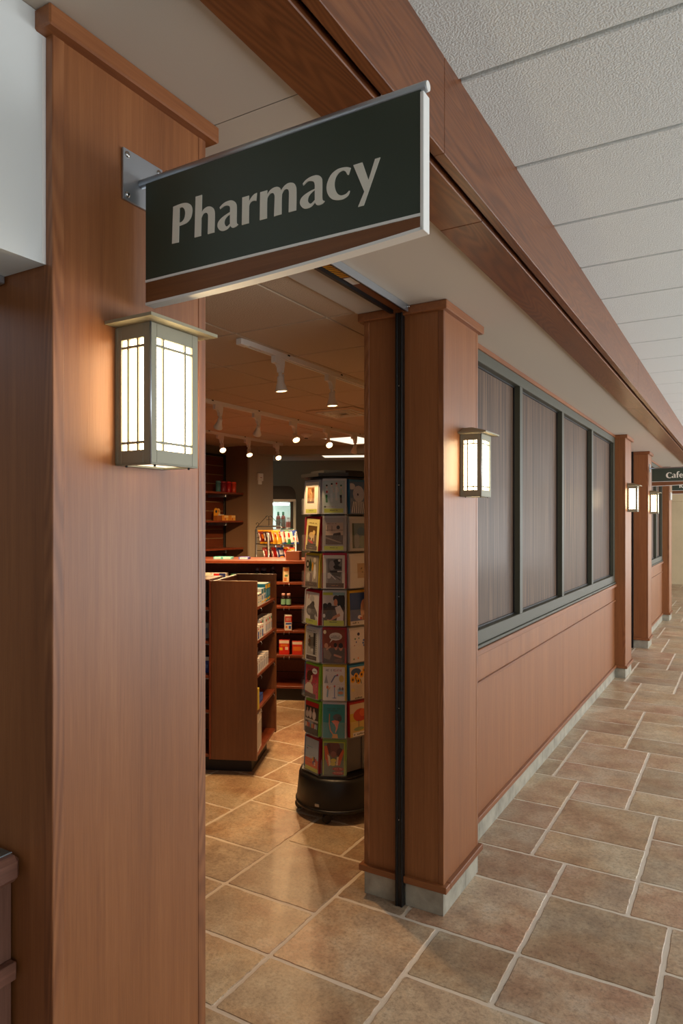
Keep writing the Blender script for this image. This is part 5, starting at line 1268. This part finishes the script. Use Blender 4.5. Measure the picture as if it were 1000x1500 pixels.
 (7,0): (lin(110,116,92), [ell(.5,.80,.30,.24,lin(110,66,54)), ell(.78,.68,.16,.14,lin(84,50,46)), ell(.25,.80,.1,.16,lin(92,56,48)), ell(.48,.62,.14,.1,lin(140,90,74)), pol([(.06,.86),(.18,.88),(.3,.55),(.34,.3),(.24,.26),(.10,.5)], lin(206,96,50)), pol([(.92,.8),(.96,.7),(.78,.3),(.66,.3),(.72,.56)], lin(206,96,50)), pol([(.20,.62),(.32,.56),(.36,.30),(.28,.28)], lin(226,200,150)), pol([(.72,.56),(.64,.54),(.60,.30),(.68,.30)], lin(226,200,150)), ell(.48,.44,.13,.06,lin(214,196,70)), ell(.46,.34,.13,.06,lin(206,186,66)), ell(.70,.19,.27,.055,lin(170,40,40)), ell(.70,.07,.27,.055,lin(170,40,40)), rect(.0,.04,0,1,LIME), rect(.96,1,0,1,LIME), rect(0,1,.97,1,LIME)] + text(.5,.9,.19,.025,lin(226,190,150),9,20) + text(.5,.9,.07,.025,lin(226,190,150),9,21), lin(130,160,70), 'olive card with a dog between two buns and red labels'),
}
ROWN = ['top', 'second', 'third', 'fourth', 'fifth', 'sixth', 'seventh', 'bottom']
def place_card(row, k, base, art, env, label, w=.114, h=.168, tilt=.04, lean=0.0, nenv=4):
    z = Z_LO + (NR-1-row)*PITCH + .0025
    Fm = Matrix.Translation(RC) @ facet(k)
    # envelopes stacked behind the card
    e = MB()
    for q in range(nenv):
        o = .0062*q
        e.box(-w/2+.004*(q % 2)-.003, w/2+.008-.003*(q % 2), -AP-.0085+o, -AP-.0026+o, 0, h+.010+.0012*q, 0, env if q % 2 == 0 else tuple(v*.92 for v in env[:3])+(1,))
    R = Matrix.Translation((0, 0, z)) @ Matrix.Translation((0, -AP, 0)) @ Matrix.Rotation(-tilt, 4, 'X') @ Matrix.Translation((0, AP, 0))
    e.xf(Fm @ R)
    dsc = {True: 'behind'}[True]
    obj('envelope', e, M['print'], None, label='envelopes ' + dsc + ' the ' + label, cat='envelope', group='envelopes in the card rack')
    m = MB().box(-w/2, w/2, -AP-.0115, -AP-.0095, 0, h, 0, base)
    for i, (pts, c) in enumerate(art):
        yy = -AP-.0117-.00006*i
        pts = [(min(max(p[0], 0.0), 1.0), min(max(p[1], 0.0), 1.0)) for p in pts]
        P3 = [(-w/2+w*p[0], yy, h*p[1]) for p in pts]
        area = sum(P3[a][0]*P3[(a+1) % len(P3)][2]-P3[(a+1) % len(P3)][0]*P3[a][2] for a in range(len(P3)))
        if area < 0: P3.reverse()
        m.poly(P3, c)
    Rl = R @ Matrix.Rotation(lean, 4, 'Y')
    m.xf(Fm @ Rl)
    obj('greeting_card', m, M['print'], None, label=label, cat='card', group='greeting cards in the rack')
for (row, k), (base, art, env, lb) in ART.items():
    ln = {(1,-1): .07, (3,-1): .03}.get((row, k), 0.0)
    place_card(row, k, base, art, env, lb, lean=ln, h=.172 if k == 0 else .168)
# cards on the next facets round the side, seen edge on
EC = [lin(206,204,206), lin(150,60,70), lin(190,120,110), lin(200,196,198), lin(206,160,50), lin(60,90,130), lin(196,190,186), lin(110,140,180)]
CN = ['pale grey', 'dusky red', 'rose', 'white', 'ochre', 'slate blue', 'off-white', 'light blue']
for row in range(8):
    place_card(row, -2, EC[row], [rect(.15, .85, .3, .85, tuple(v*.7 for v in EC[row][:3])+(1,))], tuple(v*.85 for v in EC[row][:3])+(1,), CN[row] + ' card seen edge on at the left of the rack')
tb = MB()
Fm = Matrix.Translation(RC) @ facet(1)
zt = Z_LO + 4*PITCH + .07
n = 10
pts = [(.032, -AP-.03, zt), (.062, -AP-.03, zt), (.066, -AP-.03, zt+.004), (.066, -AP-.03, zt+.138), (.062, -AP-.03, zt+.142), (.032, -AP-.03, zt+.142), (.028, -AP-.03, zt+.138), (.028, -AP-.03, zt+.004)]
obj('divider_tab', MB().prism(pts, (0, .006, 0)).xf(facet(1)), plain('cream_plastic', lin(214, 182, 140), .5), rk, True, label='cream plastic tab')
